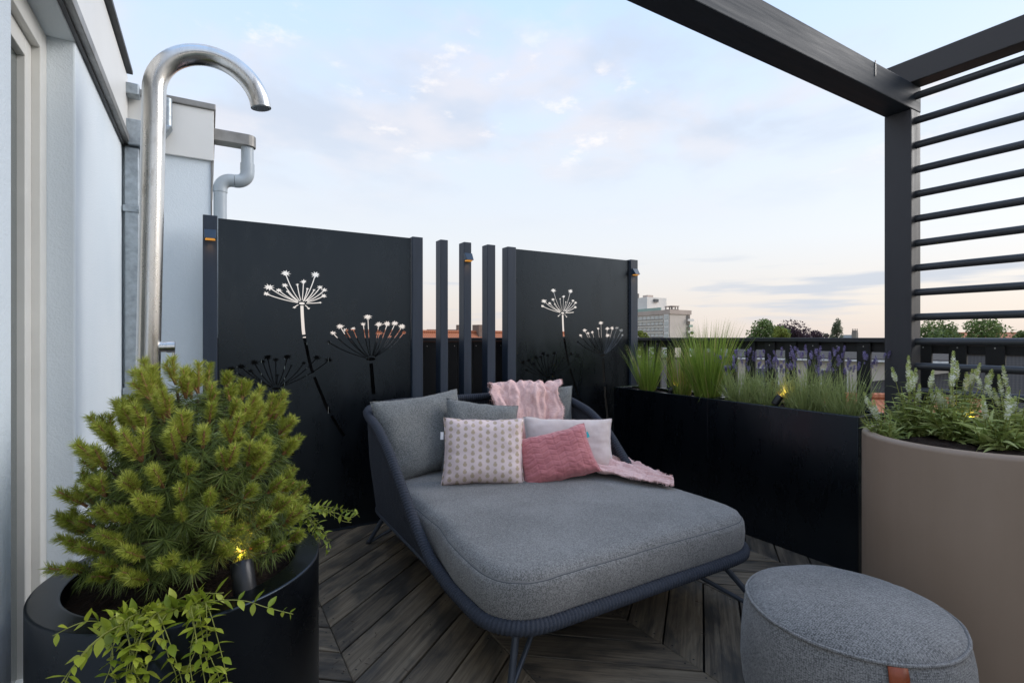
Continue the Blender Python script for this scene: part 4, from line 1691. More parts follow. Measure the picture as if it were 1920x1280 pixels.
def build_pine():
    cx, cy = LP
    z0 = 0.555
    t = thing('dwarf_pine', (cx, cy, z0 - 0.01), 'bushy dwarf mountain pine with bright candles in the black planter', 'pine')
    young, old = store_new(), store_new()
    wood_mb, cand = MB(), MB()
    trunk = [(cx, cy, z0 - 0.02), (cx + 0.01, cy, z0 + 0.10), (cx - 0.005, cy + 0.01, z0 + 0.24)]
    obj('trunk', MB().tube(trunk, [0.026, 0.022, 0.015], 10), 'bark', t, smooth=True)
    rnd = random.Random(5)
    tips = []
    ctr = Vector((cx + 0.012, cy, z0 + 0.14))
    tries = 0
    while len(tips) < 165 and tries < 9000:
        tries += 1
        # direction over the dome, a little below the equator too
        zc = rnd.uniform(-0.32, 1.0)
        a = rnd.uniform(0, 2 * PI)
        rr_ = math.sqrt(max(0, 1 - zc * zc))
        d = Vector((rr_ * math.cos(a), rr_ * math.sin(a), zc))
        if zc > 0:
            d /= (rr_ ** 2.7 + zc ** 2.7) ** (1 / 2.7)
        lump = 1 + 0.20 * fbm((d.x * 1.7 + 4, d.y * 1.7, d.z * 1.7)) + rnd.uniform(-0.05, 0.05)
        ax = (0.217 * lump, 0.217 * lump, (0.335 if zc > 0 else 0.13) * lump)
        p = ctr + Vector((d.x * ax[0], d.y * ax[1], d.z * ax[2]))
        if p.x < -0.335 or p.z < z0 + 0.05:
            continue
        if any((p - q).length < 0.048 for q, _ in tips):
            continue
        out = Vector((d.x, d.y, max(d.z, -0.1) * 0.8 + 0.42)).normalized()
        tips.append((p, out))
    inner = []
    for p, out in tips:
        inner.append((ctr.lerp(p, rnd.uniform(0.55, 0.78)), out))
    for p, out in tips:
        st_ = Vector((cx, cy, z0 + 0.05 + 0.22 * max(0, (p.z - z0) / 0.5)))
        mid = st_.lerp(p, 0.55) + Vector((0, 0, -0.02))
        wood_mb.tube(bezier(st_, mid, p - out * 0.02, 5), [0.008, 0.007, 0.006, 0.005, 0.004, 0.0035], 5, cap=False)
    sides = [(p, out, True) for p, out in tips] + [(p, out, False) for p, out in inner]
    for p, out, outer in sides:
        # whorl of long old needles below the new growth
        n = 120 if outer else 60
        o_ = np.array(out)
        al = RNG.uniform(-0.062, -0.008, n)
        base = np.array(p) + al[:, None] * o_
        ra = perp(np.tile(o_, (n, 1)))
        d = unit(ra * RNG.uniform(0.75, 1.25, n)[:, None] + o_ * RNG.uniform(-0.05, 0.65, n)[:, None] + np.array([0, 0, -0.22]))
        needles(base, d, RNG.uniform(0.034, 0.056, n), np.full(n, 0.00074), np.clip(RNG.normal(0.5, 0.25, n), 0, 1), old)
        if not outer:
            continue
        # a cluster of candles
        m_ = rnd.choice([2, 2, 3, 3, 4, 4])
        vigor = rnd.uniform(0.5, 1.15) + 0.25 * (p.z - z0) / 0.5
        if rnd.random() < 0.07:
            continue
        for c_ in range(m_):
            sp = 0.0 if c_ == 0 else 0.55
            dd = (out + Vector((rnd.uniform(-1, 1), rnd.uniform(-1, 1), rnd.uniform(-0.2, 0.7))) * sp + Vector((0, 0, 0.18))).normalized()
            l = (0.064 if c_ == 0 else 0.050) * vigor * rnd.uniform(0.8, 1.15)
            b0 = p - out * 0.004
            cand.tube([b0, b0 + dd * l * 0.5, b0 + dd * l], [0.0036, 0.0032, 0.0020], 5)
            n = int(250 * l / 0.05)
            u = RNG.uniform(0.12, 1.0, n) ** 0.8
            dv = np.array(dd)
            base = np.array(b0) + (u * l)[:, None] * dv
            ra = perp(np.tile(dv, (n, 1)))
            open_ = 1.15 - 0.45 * u
            d = unit(ra * open_[:, None] + dv * RNG.uniform(0.40, 0.95, n)[:, None])
            ln = RNG.uniform(0.014, 0.022, n) * (0.78 + 0.3 * vigor)
            tint = np.clip(RNG.normal(0.45 + 0.35 * (vigor - 1) + 0.2 * (p.z - z0) / 0.5, 0.24, n) + rnd.uniform(-0.12, 0.12), 0, 1)
            needles(base, d, ln, np.full(n, 0.00052), tint, young)
    obj('twigs', wood_mb, 'bark', t, smooth=True)['kind'] = 'stuff'
    obj('candles', cand, 'pine_candle', t, smooth=True)['kind'] = 'stuff'
    o = link('old_needles', store_mesh('old_needles', old, 'pine_old'), t)
    o['kind'] = 'stuff'
    o = link('young_needles', store_mesh('young_needles', young, 'pine_young'), t)
    o['kind'] = 'stuff'


build_pine()

# ------------------------------------------------------------------ periwinkle trailing over the pot
LEAF = None


def leaf_mesh():
    # pointed oval blade folded along its midrib, 1 unit long on +X
    prof = [(0.0, 0.0), (0.16, 0.13), (0.36, 0.205), (0.58, 0.19), (0.80, 0.105), (1.0, 0.0)]
    vs, fs = [], []
    for x, w in prof:
        zz = -0.10 * x * x
        vs += [(x, -w, zz + 0.05 * (w / 0.2)), (x, 0, zz), (x, w, zz + 0.05 * (w / 0.2))]
    for k in range(len(prof) - 1):
        a = k * 3
        fs += [(a, a + 3, a + 4, a + 1), (a + 1, a + 4, a + 5, a + 2)]
    return make_mesh('leaf', vs, fs, ['periwinkle_leaf'], None, True)


LEAF = leaf_mesh()


def vine(paths, label, loc, leaf_len=0.026, step=0.022):
    t = thing('periwinkle', loc, label, 'trailing plant', 'periwinkle in the pine planter')
    inv = Matrix.Translation(Vector(loc)).inverted()
    cnt = 0
    for pth in paths:
        P = resample([tuple(p) for p in catmull(pth, 6)], 0.008, closed=False)
        n = len(P)
        obj('stem', MB().tube(P, [0.0013 - 0.0005 * i / n for i in range(n)], 5), 'vine_stem', t, smooth=True)
        s = 0.012
        side = random.random() * PI
        total = n * 0.008
        while s < total - 0.002 and cnt < 280:
            i = min(n - 2, int(s / 0.008))
            p = P[i]
            tg_ = (P[i + 1] - P[max(0, i - 1)]).normalized()
            ax = tg_.cross(Vector((math.cos(side), math.sin(side), 0.3))).normalized()
            for sg in (-1, 1):
                if random.random() < 0.08:
                    continue
                d = (ax * sg + tg_ * random.uniform(0.25, 0.8) + Vector((0, 0, random.uniform(0.0, 0.45)))).normalized()
                ln = leaf_len * random.uniform(0.65, 1.25) * (0.65 if s > total * 0.85 else 1)
                up = Vector((random.uniform(-.35, .35), random.uniform(-.35, .35), 1))
                y_ = up.cross(d).normalized()
                z_ = d.cross(y_)
                mtx = Matrix((d, y_, z_)).transposed().to_4x4()
                o = bpy.data.objects.new('leaf', LEAF)
                COL.objects.link(o)
                o.parent = t
                o.matrix_parent_inverse = inv
                o.matrix_basis = Matrix.Translation(p) @ mtx @ Matrix.Diagonal((ln, ln * random.uniform(.9, 1.2), ln, 1))
                cnt += 1
            side += PI / 2 + random.uniform(-.3, .3)
            s += step * random.uniform(0.75, 1.3)
    return t


def pot_paths(angles, r, zt, drop, spread=0.04, out=0.03):
    res = []
    for a in angles:
        dr = drop * random.uniform(0.6, 1.15)
        a2 = a + random.uniform(-spread, spread) * 6
        c = Vector((LP[0], LP[1], 0))

        def at(aa, rr_, z):
            return (c.x + rr_ * math.cos(aa), c.y + rr_ * math.sin(aa), z)
        pts = [at(a - 0.1, r - 0.09, zt - 0.035), at(a, r - 0.05, zt + 0.012), at((a + a2) / 2, r + 0.004, zt + 0.016 + random.uniform(0, .012)),
               at(a2, r + out * random.uniform(0.6, 1.2), zt - dr * 0.25), at(a2 + random.uniform(-.06, .06), r + out * random.uniform(0.4, 1.3), zt - dr * 0.6),
               at(a2 + random.uniform(-.1, .1), r + out * random.uniform(0.4, 1.5), zt - dr)]
        res.append(pts)
    return res


fp = [[(-0.06, 1.33, 0.575), (-0.01, 1.29, 0.625), (0.06, 1.265, 0.625), (0.115, 1.25, 0.600), (0.165, 1.245, 0.575)],
      [(-0.08, 1.36, 0.575), (-0.06, 1.32, 0.63), (-0.02, 1.30, 0.645), (0.02, 1.30, 0.635)],
      [(-0.02, 1.36, 0.575), (0.0, 1.32, 0.625), (0.03, 1.31, 0.63)]]
fp += pot_paths([-1.72, -1.69, -1.66, -1.63, -1.60, -1.56, -1.53, -1.50, -1.46, -1.43], 0.318, 0.60, 0.21, 0.03)
vine(fp, 'yellow green periwinkle hanging straight down the front of the black planter', (LP[0] - 0.03, LP[1] - 0.26, 0.56), 0.032, 0.026)
fp = [[(-0.10, 1.35, 0.575), (-0.15, 1.29, 0.62), (-0.205, 1.25, 0.60), (-0.24, 1.215, 0.53), (-0.262, 1.19, 0.45)],
      [(-0.13, 1.35, 0.575), (-0.17, 1.285, 0.615), (-0.225, 1.235, 0.575), (-0.262, 1.19, 0.50), (-0.285, 1.16, 0.43)],
      [(-0.16, 1.38, 0.575), (-0.21, 1.33, 0.625), (-0.26, 1.31, 0.62)], [(-0.14, 1.37, 0.575), (-0.16, 1.33, 0.625), (-0.19, 1.30, 0.615)]]
fp += pot_paths([-2.05, -1.98, -1.92, -1.87, -1.83, -1.80, -1.77], 0.318, 0.60, 0.20, 0.03)
vine(fp, 'yellow green periwinkle trailing sideways from the black planter towards the door', (LP[0] - 0.11, LP[1] - 0.25, 0.56), 0.032, 0.026)
rp_ = []
for k in range(12):
    a = R(random.uniform(18, 62))
    x0_, y0_ = LP[0] + 0.245 * math.cos(a), LP[1] + 0.245 * math.sin(a)
    ox = random.uniform(0.10, 0.19)
    dz = random.uniform(-0.16, 0.03)
    rp_.append([(x0_, y0_, 0.57), (x0_ + 0.05, y0_ + 0.01, 0.64), (x0_ + 0.07 + ox * .3, y0_ + 0.02, 0.655), (x0_ + 0.06 + ox * .75, y0_ + random.uniform(-.03, .03), 0.63 + dz * .35),
                (x0_ + 0.06 + ox, y0_ + random.uniform(-.05, .03), 0.62 + dz)])
vine(rp_, 'small leaved periwinkle hanging from the back of the black planter towards the daybed', (LP[0] + 0.22, LP[1] + 0.13, 0.56), 0.024, 0.020)

# fallen needles and soil crumbs on the boards
def build_litter():
    rnd = random.Random(21)
    mb = MB()
    for k in range(170):
        if k < 110:
            a, r_ = rnd.uniform(-0.9, 0.9), 0.33 + abs(rnd.gauss(0, 0.22))
            x, y = LP[0] + r_ * math.cos(a), LP[1] + r_ * math.sin(a)
        else:
            x, y = rnd.uniform(0.4, 2.7), rnd.uniform(0.4, 3.1)
        th = rnd.uniform(0, PI)
        l, w = (rnd.uniform(0.018, 0.04), 0.0009) if rnd.random() < 0.6 else (rnd.uniform(0.002, 0.005), rnd.uniform(0.0012, 0.003))
        dx, dy = math.cos(th), math.sin(th)
        z = 0.0014
        mb.add([(x - dx * l / 2 - dy * w, y - dy * l / 2 + dx * w, z), (x - dx * l / 2 + dy * w, y - dy * l / 2 - dx * w, z),
                (x + dx * l / 2 + dy * w, y + dy * l / 2 - dx * w, z), (x + dx * l / 2 - dy * w, y + dy * l / 2 + dx * w, z), (x, y, z + w * 1.5)],
               [(0, 1, 4), (1, 2, 4), (2, 3, 4), (3, 0, 4)], 0)
    o = obj('deck_litter', mb, 'bark')
    o['kind'] = 'stuff'
    tag(o, 'scattered dry needles and crumbs lying on the deck boards', 'litter')


build_litter()

# ------------------------------------------------------------------ blades: grasses, lavender, sage


def blades(st, base, d0, ln, w, droop, tint, seg=5):
    """arching strips; all arrays per blade"""
    n = len(base)
    side = unit(np.cross(d0, np.tile([0, 0, 1.0], (n, 1))) + RNG.normal(size=(n, 3)) * 0.35)
    p = base.copy()
    d = d0.copy()
    rows = []
    for k in range(seg + 1):
        f = k / seg
        ww = w * (1 - f ** 1.6) * (0.75 + 0.25 * min(1, f * 4)) + w * 0.04
        rows.append(p - side * ww[:, None])
        rows.append(p + side * ww[:, None])
        p = p + d * (ln / seg)[:, None]
        hor = unit(d * np.array([1, 1, 0]) + 1e-6)
        d = unit(d + hor * (droop * 0.55 / seg)[:, None] - np.array([0, 0, 1.0]) * (droop / seg)[:, None])
    V = np.stack(rows, 1)
    k = V.shape[1]
    i = np.arange(n)[:, None] * k + st['n']
    st['v'].append(V.reshape(-1, 3))
    for s in range(seg):
        st['f'].append(i + np.array([[2 * s, 2 * s + 1, 2 * s + 3, 2 * s + 2]]))
    st['t'].append(np.repeat(tint, k))
    st['n'] += n * k
    return p


def grass(c, h, r, n, label, dry=0.06, flop=0.5):
    t = thing('ornamental_grass', (c[0], c[1], c[2] - 0.02), label, 'grass', 'grass tufts in the box planter')
    st = store_new()
    a = RNG.uniform(0, 2 * PI, n)
    rr_ = np.sqrt(RNG.uniform(0, 1, n)) * r
    base = np.stack([c[0] + rr_ * np.cos(a) * 0.75, c[1] + rr_ * np.sin(a), np.full(n, c[2] - 0.015)], 1)
    lean = (rr_ / r) * RNG.uniform(0.08, 0.44, n) + RNG.uniform(0, 0.08, n)
    d = unit(np.stack([np.cos(a) * lean, np.sin(a) * lean, np.ones(n)], 1) + RNG.normal(size=(n, 3)) * 0.05)
    ln = h * RNG.uniform(0.55, 1.08, n)
    tint = np.clip(RNG.normal(0.30, 0.16, n), 0, 0.62)
    tint = np.where(RNG.uniform(size=n) < dry, 0.95, tint)
    blades(st, base, d, ln, np.full(n, 0.0021) * RNG.uniform(.7, 1.4, n), RNG.uniform(0.05, flop, n) * (0.4 + lean), tint, 6)
    # straw sheath at the foot
    k = n // 3
    a = RNG.uniform(0, 2 * PI, k)
    rr_ = np.sqrt(RNG.uniform(0, 1, k)) * r * 0.9
    base = np.stack([c[0] + rr_ * np.cos(a) * .75, c[1] + rr_ * np.sin(a), np.full(k, c[2] - 0.015)], 1)
    d = unit(np.stack([np.cos(a) * .3, np.sin(a) * .3, np.ones(k)], 1) + RNG.normal(size=(k, 3)) * 0.2)
    blades(st, base, d, RNG.uniform(0.03, 0.08, k), np.full(k, 0.0014), np.full(k, 0.2), np.full(k, 0.97), 3)
    # stray blades flung sideways
    k = max(6, n // 45)
    a = RNG.uniform(0, 2 * PI, k)
    base = np.tile(np.array([c[0], c[1], c[2]]), (k, 1))
    d = unit(np.stack([np.cos(a), np.sin(a), RNG.uniform(0.25, 0.9, k)], 1))
    blades(st, base, d, h * RNG.uniform(0.55, 0.85, k), np.full(k, 0.0015), np.full(k, 0.9), np.clip(RNG.normal(0.35, 0.2, k), 0, 1), 6)
    o = link('blades', store_mesh('blades', st, 'grass_blade'), t)
    o['kind'] = 'stuff'


SZ = 0.785
grass((2.945, 2.885, SZ), 0.40, 0.058, 430, 'narrow upright grass tuft closest to the flower screen', 0.04)
grass((2.95, 2.56, SZ), 0.38, 0.065, 360, 'sparse strawy grass tuft in the middle of the box planter', 0.22)
grass((2.955, 2.335, SZ), 0.54, 0.082, 760, 'tall full grass tuft beside the lavender', 0.05)


def spike(fs_, p, d, l, r, rows, tints, rnd):
    """flower spike: whorls of small pointed bracts"""
    for k in range(rows):
        f = k / max(1, rows - 1)
        c = p + d * l * f
        rr_ = r * (0.65 + 0.55 * math.sin(PI * min(1, f * 0.85 + 0.12)))
        cnt = 5
        for q in range(cnt):
            a = 2 * PI * q / cnt + k * 0.7
            x_ = d.orthogonal().normalized()
            y_ = d.cross(x_)
            o_ = (x_ * math.cos(a) + y_ * math.sin(a))
            b = c
            e = c + o_ * rr_ + d * rr_ * rnd.uniform(0.5, 1.0)
            w = d.cross(o_).normalized() * rr_ * 0.48
            m_ = c.lerp(e, 0.6)
            i = len(fs_['v'])
            fs_['v'] += [tuple(b), tuple(m_ + w), tuple(e), tuple(m_ - w)]
            fs_['f'].append((i, i + 1, i + 2, i + 3))
            fs_['t'] += [rnd.uniform(*tints)] * 4


def lavender(c, r, h, n, label, flowers):
    t = thing('lavender', (c[0], c[1], c[2] - 0.02), label, 'lavender', 'lavender plants in the box planter')
    st = store_new()
    rnd = random.Random(int(c[1] * 1000))
    # arching silvery foliage
    k = n
    a = RNG.uniform(0, 2 * PI, k)
    rr_ = np.sqrt(RNG.uniform(0, 1, k)) * r
    base = np.stack([c[0] + rr_ * np.cos(a) * 0.42, c[1] + rr_ * np.sin(a), np.full(k, c[2] - 0.015)], 1)
    d = unit(np.stack([np.cos(a) * .4 * rr_ / r, np.sin(a) * .4 * rr_ / r, np.ones(k)], 1) + RNG.normal(size=(k, 3)) * 0.22)
    blades(st, base, d, h * RNG.uniform(0.40, 0.92, k), np.full(k, 0.0026) * RNG.uniform(.7, 1.3, k), RNG.uniform(0.02, 0.35, k), np.clip(RNG.normal(0.42, 0.22, k), 0, 1), 4)
    # short leaves along the lower stems
    k2 = n * 2
    j = RNG.integers(0, k, k2)
    zz = RNG.uniform(0.0, 0.55, k2) * h
    b2 = base[j] + d[j] * zz[:, None]
    d2 = unit(RNG.normal(size=(k2, 3)) * np.array([1, 1, .4]) + np.array([0, 0, .55]))
    blades(st, b2, d2, RNG.uniform(0.022, 0.05, k2), np.full(k2, 0.0018), RNG.uniform(0.1, .7, k2), np.clip(RNG.normal(0.45, 0.22, k2), 0, 1), 3)
    # flower stalks
    fl = dict(v=[], f=[], t=[])
    m_ = flowers
    a = RNG.uniform(0, 2 * PI, m_)
    rr_ = np.sqrt(RNG.uniform(0, 1, m_)) * r
    base = np.stack([c[0] + rr_ * np.cos(a) * 0.42, c[1] + rr_ * np.sin(a), np.full(m_, c[2])], 1)
    d = unit(np.stack([np.cos(a) * .30 * rr_ / r, np.sin(a) * .36 * rr_ / r, np.ones(m_)], 1) + RNG.normal(size=(m_, 3)) * 0.07)
    ln = h * RNG.uniform(0.60, 0.98, m_)
    tip = blades(st, base, d, ln, np.full(m_, 0.0025), RNG.uniform(0.02, 0.22, m_), np.clip(RNG.normal(0.5, 0.15, m_), 0, 1), 5)
    for q in range(m_):
        p = Vector(base[q] + d[q] * ln[q] * 0.9)
        tp = Vector(tip[q]) - Vector(d[q]) * ln[q] / 5
        dd = (Vector(d[q]) + Vector((rnd.uniform(-.15, .15), rnd.uniform(-.15, .15), 0))).normalized()
        spike(fl, tp, dd, rnd.uniform(0.022, 0.042), rnd.uniform(0.0070, 0.0090), rnd.choice([5, 6, 7]), (0.1, 1.0), rnd)
        if rnd.random() < 0.35:
            spike(fl, tp - dd * 0.022, dd, 0.006, 0.0055, 2, (0.1, 0.8), rnd)
    o = link('foliage', store_mesh('foliage', st, 'lavender_leaf'), t)
    o['kind'] = 'stuff'
    o = link('flowers', make_mesh('flowers', fl['v'], fl['f'], ['lavender_flower'], None, False, fl['t']), t)
    o['kind'] = 'stuff'


lavender((2.958, 2.075, SZ), 0.105, 0.33, 230, 'lavender clump beside the tall grass tuft', 38)
lavender((2.958, 1.905, SZ), 0.09, 0.32, 190, 'lavender clump behind the spotlight', 30)
lavender((2.958, 1.665, SZ), 0.11, 0.365, 260, 'tallest lavender clump beside the spotlight', 42)
lavender((2.958, 1.475, SZ), 0.11, 0.345, 250, 'lavender clump closest to the pergola post', 40)


def sage(c, h, lean, label, nleaf, spikes, leaf=0.075, seed=0):
    t = thing('white_sage', (c[0], c[1], c[2] - 0.02), label, 'sage', 'flowering sage in the taupe planter')
    rnd = random.Random(seed)
    st = store_new()
    fl = dict(v=[], f=[], t=[])
    stems = MB()
    for s in range(spikes + 16):
        bare = s >= spikes
        a = rnd.uniform(0, 2 * PI)
        sp = rnd.uniform(0.1, 0.55) * (1.6 if bare else 1)
        d = Vector((math.cos(a) * sp + lean[0], math.sin(a) * sp + lean[1], 1)).normalized()
        hh_ = h * rnd.uniform(0.55, 1.05) * (0.85 if bare else 1)
        p0 = Vector(c) + Vector((rnd.uniform(-.03, .03), rnd.uniform(-.03, .03), -0.01))
        p1 = p0 + Vector((d.x, d.y, d.z * 0.9)) * hh_ * 0.55
        p2 = p1 + (d + Vector((0, 0, 0.45))).normalized() * hh_ * 0.45
        pts = bezier(p0, p1, p2, 6)
        stems.tube(pts, [0.0026, 0.0024, 0.0022, 0.002, 0.0018, 0.0016, 0.0013], 5, cap=False)
        dd = (Vector(pts[-1]) - Vector(pts[-2])).normalized()
        l = rnd.uniform(0.040, 0.070)
        if not bare:
            spike(fl, p2 - dd * 0.012, dd, l, 0.0105, 9, (0.05, 1.0), rnd)
            spike(fl, p2 + dd * (l - 0.016), dd, 0.026, 0.0070, 5, (0.0, 0.15), rnd)
        for k in (1, 1.5, 2, 2.5, 3, 3.5, 4, 4.5, 5):
            pp_ = Vector(pts[int(k)]).lerp(Vector(pts[int(k) + 1]), k % 1)
            for sg in (-1, 1):
                a2 = k * PI / 2 + rnd.uniform(-.3, .3)
                dl = Vector((math.cos(a2) * sg, math.sin(a2) * sg, rnd.uniform(0.05, 0.6)))
                n = 1
                ln = leaf * (1.1 - 0.12 * k) * rnd.uniform(0.6, 1.1)
                blades(st, np.array([pp_]), unit(np.array([dl])), np.array([ln]), np.array([ln * 0.105]), np.array([rnd.uniform(.3, 1.0)]), np.array([rnd.random()]), 5)
    for k in range(nleaf):
        a = rnd.uniform(0, 2 * PI)
        dl = Vector((math.cos(a), math.sin(a), rnd.uniform(0.2, 2.4)))
        ln = leaf * rnd.uniform(0.7, 1.9)
        b = Vector(c) + Vector((rnd.uniform(-.035, .035), rnd.uniform(-.035, .035), 0.0))
        blades(st, np.array([b]), unit(np.array([dl])), np.array([ln]), np.array([ln * rnd.uniform(.06, .10)]), np.array([rnd.uniform(.4, 1.3)]), np.array([rnd.random()]), 6)
    obj('stems', stems, 'vine_stem', t, smooth=True)
    o = link('leaves', store_mesh('leaves', st, 'sage_leaf'), t)
    o['kind'] = 'stuff'
    if fl['v']:
        o = link('flowers', make_mesh('flowers', fl['v'], fl['f'], ['sage_flower'], None, False, fl['t']), t)
        o['kind'] = 'stuff'


RZ = 0.772
sage((2.47, 1.05, RZ), 0.17, (-0.25, 0.15), 'low sage with one leaning flower spike at the planter edge by the lavender', 70, 4, 0.055, 1)
sage((2.675, 1.03, RZ), 0.29, (0, 0.05), 'bushy white sage close to the pergola post', 110, 9, 0.095, 2)
sage((2.665, 0.895, RZ), 0.25, (-0.05, 0), 'bushy white sage with broad leaves in the middle of the planter', 130, 7, 0.105, 3)
sage((2.80, 0.93, RZ), 0.31, (0, 0), 'tall white sage behind the hidden spotlight', 100, 10, 0.095, 4)
sage((2.61, 0.735, RZ), 0.17, (-0.1, -0.1), 'sprawling sage with long leaves lying on the soil', 90, 4, 0.100, 5)
sage((2.74, 0.72, RZ), 0.29, (0.05, -0.1), 'white sage with crowded spikes at the bars', 110, 9, 0.095, 6)

# ------------------------------------------------------------------ the town beyond the railing


def view(lat, dep):
    """ground point at a sideways / forward distance from the terrace"""
    a = R(30.75)
    return (lat * math.cos(a) + dep * math.sin(a), -lat * math.sin(a) + dep * math.cos(a))


def uv_box(mb):
    """planar UVs in metres by face direction"""
    return None


def planar_uv(o):
    me = o.data
    uvl = me.uv_layers.new(name='uv')
    for p in me.polygons:
        n = p.normal
        t = Vector((0, 0, 1)) if abs(n.z) < 0.95 else Vector((0, 1, 0))
        u = t.cross(n).normalized()
        v = n.cross(u)
        for li, vi in zip(p.loop_indices, p.vertices):
            c = me.vertices[vi].co
            uvl.data[li].uv = (c.dot(u), c.dot(v))
    return o


def house(label, lat, dep, yaw, w, d, eave, ridge, wall, roof, windows=(), chimney=None, zb=GROUND):
    """gabled house: ridge along local x, front facade at local y = -d/2 facing the terrace"""
    x, y = view(lat, dep)
    t = thing('house', (x, y, zb), label, 'house', 'houses beyond the terrace')
    mtx = Matrix.Translation((x, y, 0)) @ Matrix.Rotation(R(yaw), 4, 'Z')

    def put(name, mb, mat, parent=t, uv=False):
        mb.v = [tuple(mtx @ Vector(p)) for p in mb.v]
        o = obj(name, mb, mat, parent)
        if uv:
            planar_uv(o)
        return o
    body = MB()
    a, b = w / 2, d / 2
    body.add([(-a, -b, zb), (a, -b, zb), (a, b, zb), (-a, b, zb), (-a, -b, eave), (a, -b, eave), (a, b, eave), (-a, b, eave), (-a, 0, ridge - 0.12), (a, 0, ridge - 0.12)],
             [(0, 1, 5, 4), (1, 2, 6, 9, 5), (2, 3, 7, 6), (3, 0, 4, 8, 7), (0, 3, 2, 1)])
    put('wall', body, wall, uv=True)
    rf = MB()
    ov = 0.3
    sl = (ridge - eave) / b
    for s in (-1, 1):
        e = (s * (b + ov), eave - ov * sl)
        vs = [(-a - ov, e[0], e[1]), (a + ov, e[0], e[1]), (a + ov, 0, ridge), (-a - ov, 0, ridge)]
        vs2 = [(p[0], p[1], p[2] - 0.11) for p in vs]
        fs = [(0, 1, 2, 3), (7, 6, 5, 4), (0, 4, 5, 1), (1, 5, 6, 2), (3, 2, 6, 7), (0, 3, 7, 4)]
        if s > 0:
            fs = [f[::-1] for f in fs]
        rf.add(vs + vs2, fs)
    rr_ = put('roof', rf, roof, uv=True)
    put('ridge_tiles', MB().tube([(-a - ov, 0, ridge + 0.02), (a + ov, 0, ridge + 0.02)], 0.11, 8), roof, rr_, uv=True)
    gt = MB().box(-a - ov, a + ov, -b - ov - 0.10, -b - ov - 0.005, eave - ov * sl - 0.16, eave - ov * sl - 0.06)
    put('gutter', gt, 'frame_white')
    if chimney:
        cx_, cy_, s_, hh_ = chimney
        put('chimney', MB().box(cx_ - s_, cx_ + s_, cy_ - s_, cy_ + s_, ridge - 0.6, ridge + hh_), 'brown_brick', rr_, uv=True)
    for (wx, wz, ww, wh) in windows:
        f = put('window', MB().box(wx - ww / 2, wx + ww / 2, -b - 0.05, -b - 0.002, wz - wh / 2, wz + wh / 2), 'frame_white')
        for k in (-1, 1):
            put('pane', MB().box(wx + k * ww / 4 - ww / 4 + 0.06, wx + k * ww / 4 + ww / 4 - 0.06, -b - 0.06, -b - 0.0505, wz - wh / 2 + 0.08, wz + wh / 2 - 0.08), 'pane_dark', f)
    return t


# long orange roofs seen between the slat posts
house('orange tiled house with a brick chimney seen between the slat posts', -2.4, 34, 8, 17, 9, -2.2, 1.52, 'cream_wall', 'orange_tiles', [(-6, -4.5, 1.6, 1.5), (-2, -4.5, 1.6, 1.5), (2, -4.5, 1.6, 1.5), (6, -4.5, 1.6, 1.5)], (0.35, 0.0, 0.38, 0.50))
house('pale flat walled house with a stepped roof beyond the orange roofs', -7.6, 62, -5, 5, 6, 1.4, 2.0, 'cream_wall', 'grey_tiles', [(0, 0.2, 1.2, 1.0)], (1.2, 0, 0.25, 0.7))
# roofs and brick below the right-hand railing
house('grey tiled house behind the pergola bars', 25.5, 25.0, -76, 12, 10, -3.4, 0.30, 'red_brick', 'grey_tiles', [(-4, -5.2, 1.5, 1.5), (0, -5.2, 1.5, 1.5), (4, -5.2, 1.5, 1.5)], (3.5, 0, 0.4, 0.3))
house('small orange roofed brick house below the lavender', 9.8, 14.0, -42, 4.6, 5, -1.5, -0.45, 'red_brick', 'orange_tiles', [(-1.1, -3.0, 1.2, 1.4), (1.1, -3.0, 1.2, 1.4)], None)
house('cream house with grey roof below the trees', 19.5, 31.0, -62, 10, 5, 0.10, 0.72, 'cream_wall', 'grey_tiles', [(-3.4, -1.3, 1.3, 1.4), (0, -1.3, 1.3, 1.4), (3.4, -1.3, 1.3, 1.4), (-3.4, -4.3, 1.3, 1.5), (0, -4.3, 1.3, 1.5), (3.4, -4.3, 1.3, 1.5)], (-3, 0, 0.35, 0.2))
house('brown brick house with grey roof beside the grass tufts', 12.5, 38.0, -20, 13, 8, -2.6, -0.4, 'brown_brick', 'grey_tiles', [(-4.5, -4.3, 1.4, 1.5), (-1.5, -4.3, 1.4, 1.5), (1.5, -4.3, 1.4, 1.5), (4.5, -4.3, 1.4, 1.5)], (2, 0, 0.4, 0.5))
house('distant red roofed house behind the round trees', 98, 108, -45, 16, 10, 0.6, 2.1, 'red_brick', 'orange_tiles', [(-4, -1, 1.6, 1.6), (0, -1, 1.6, 1.6), (4, -1, 1.6, 1.6)], None)


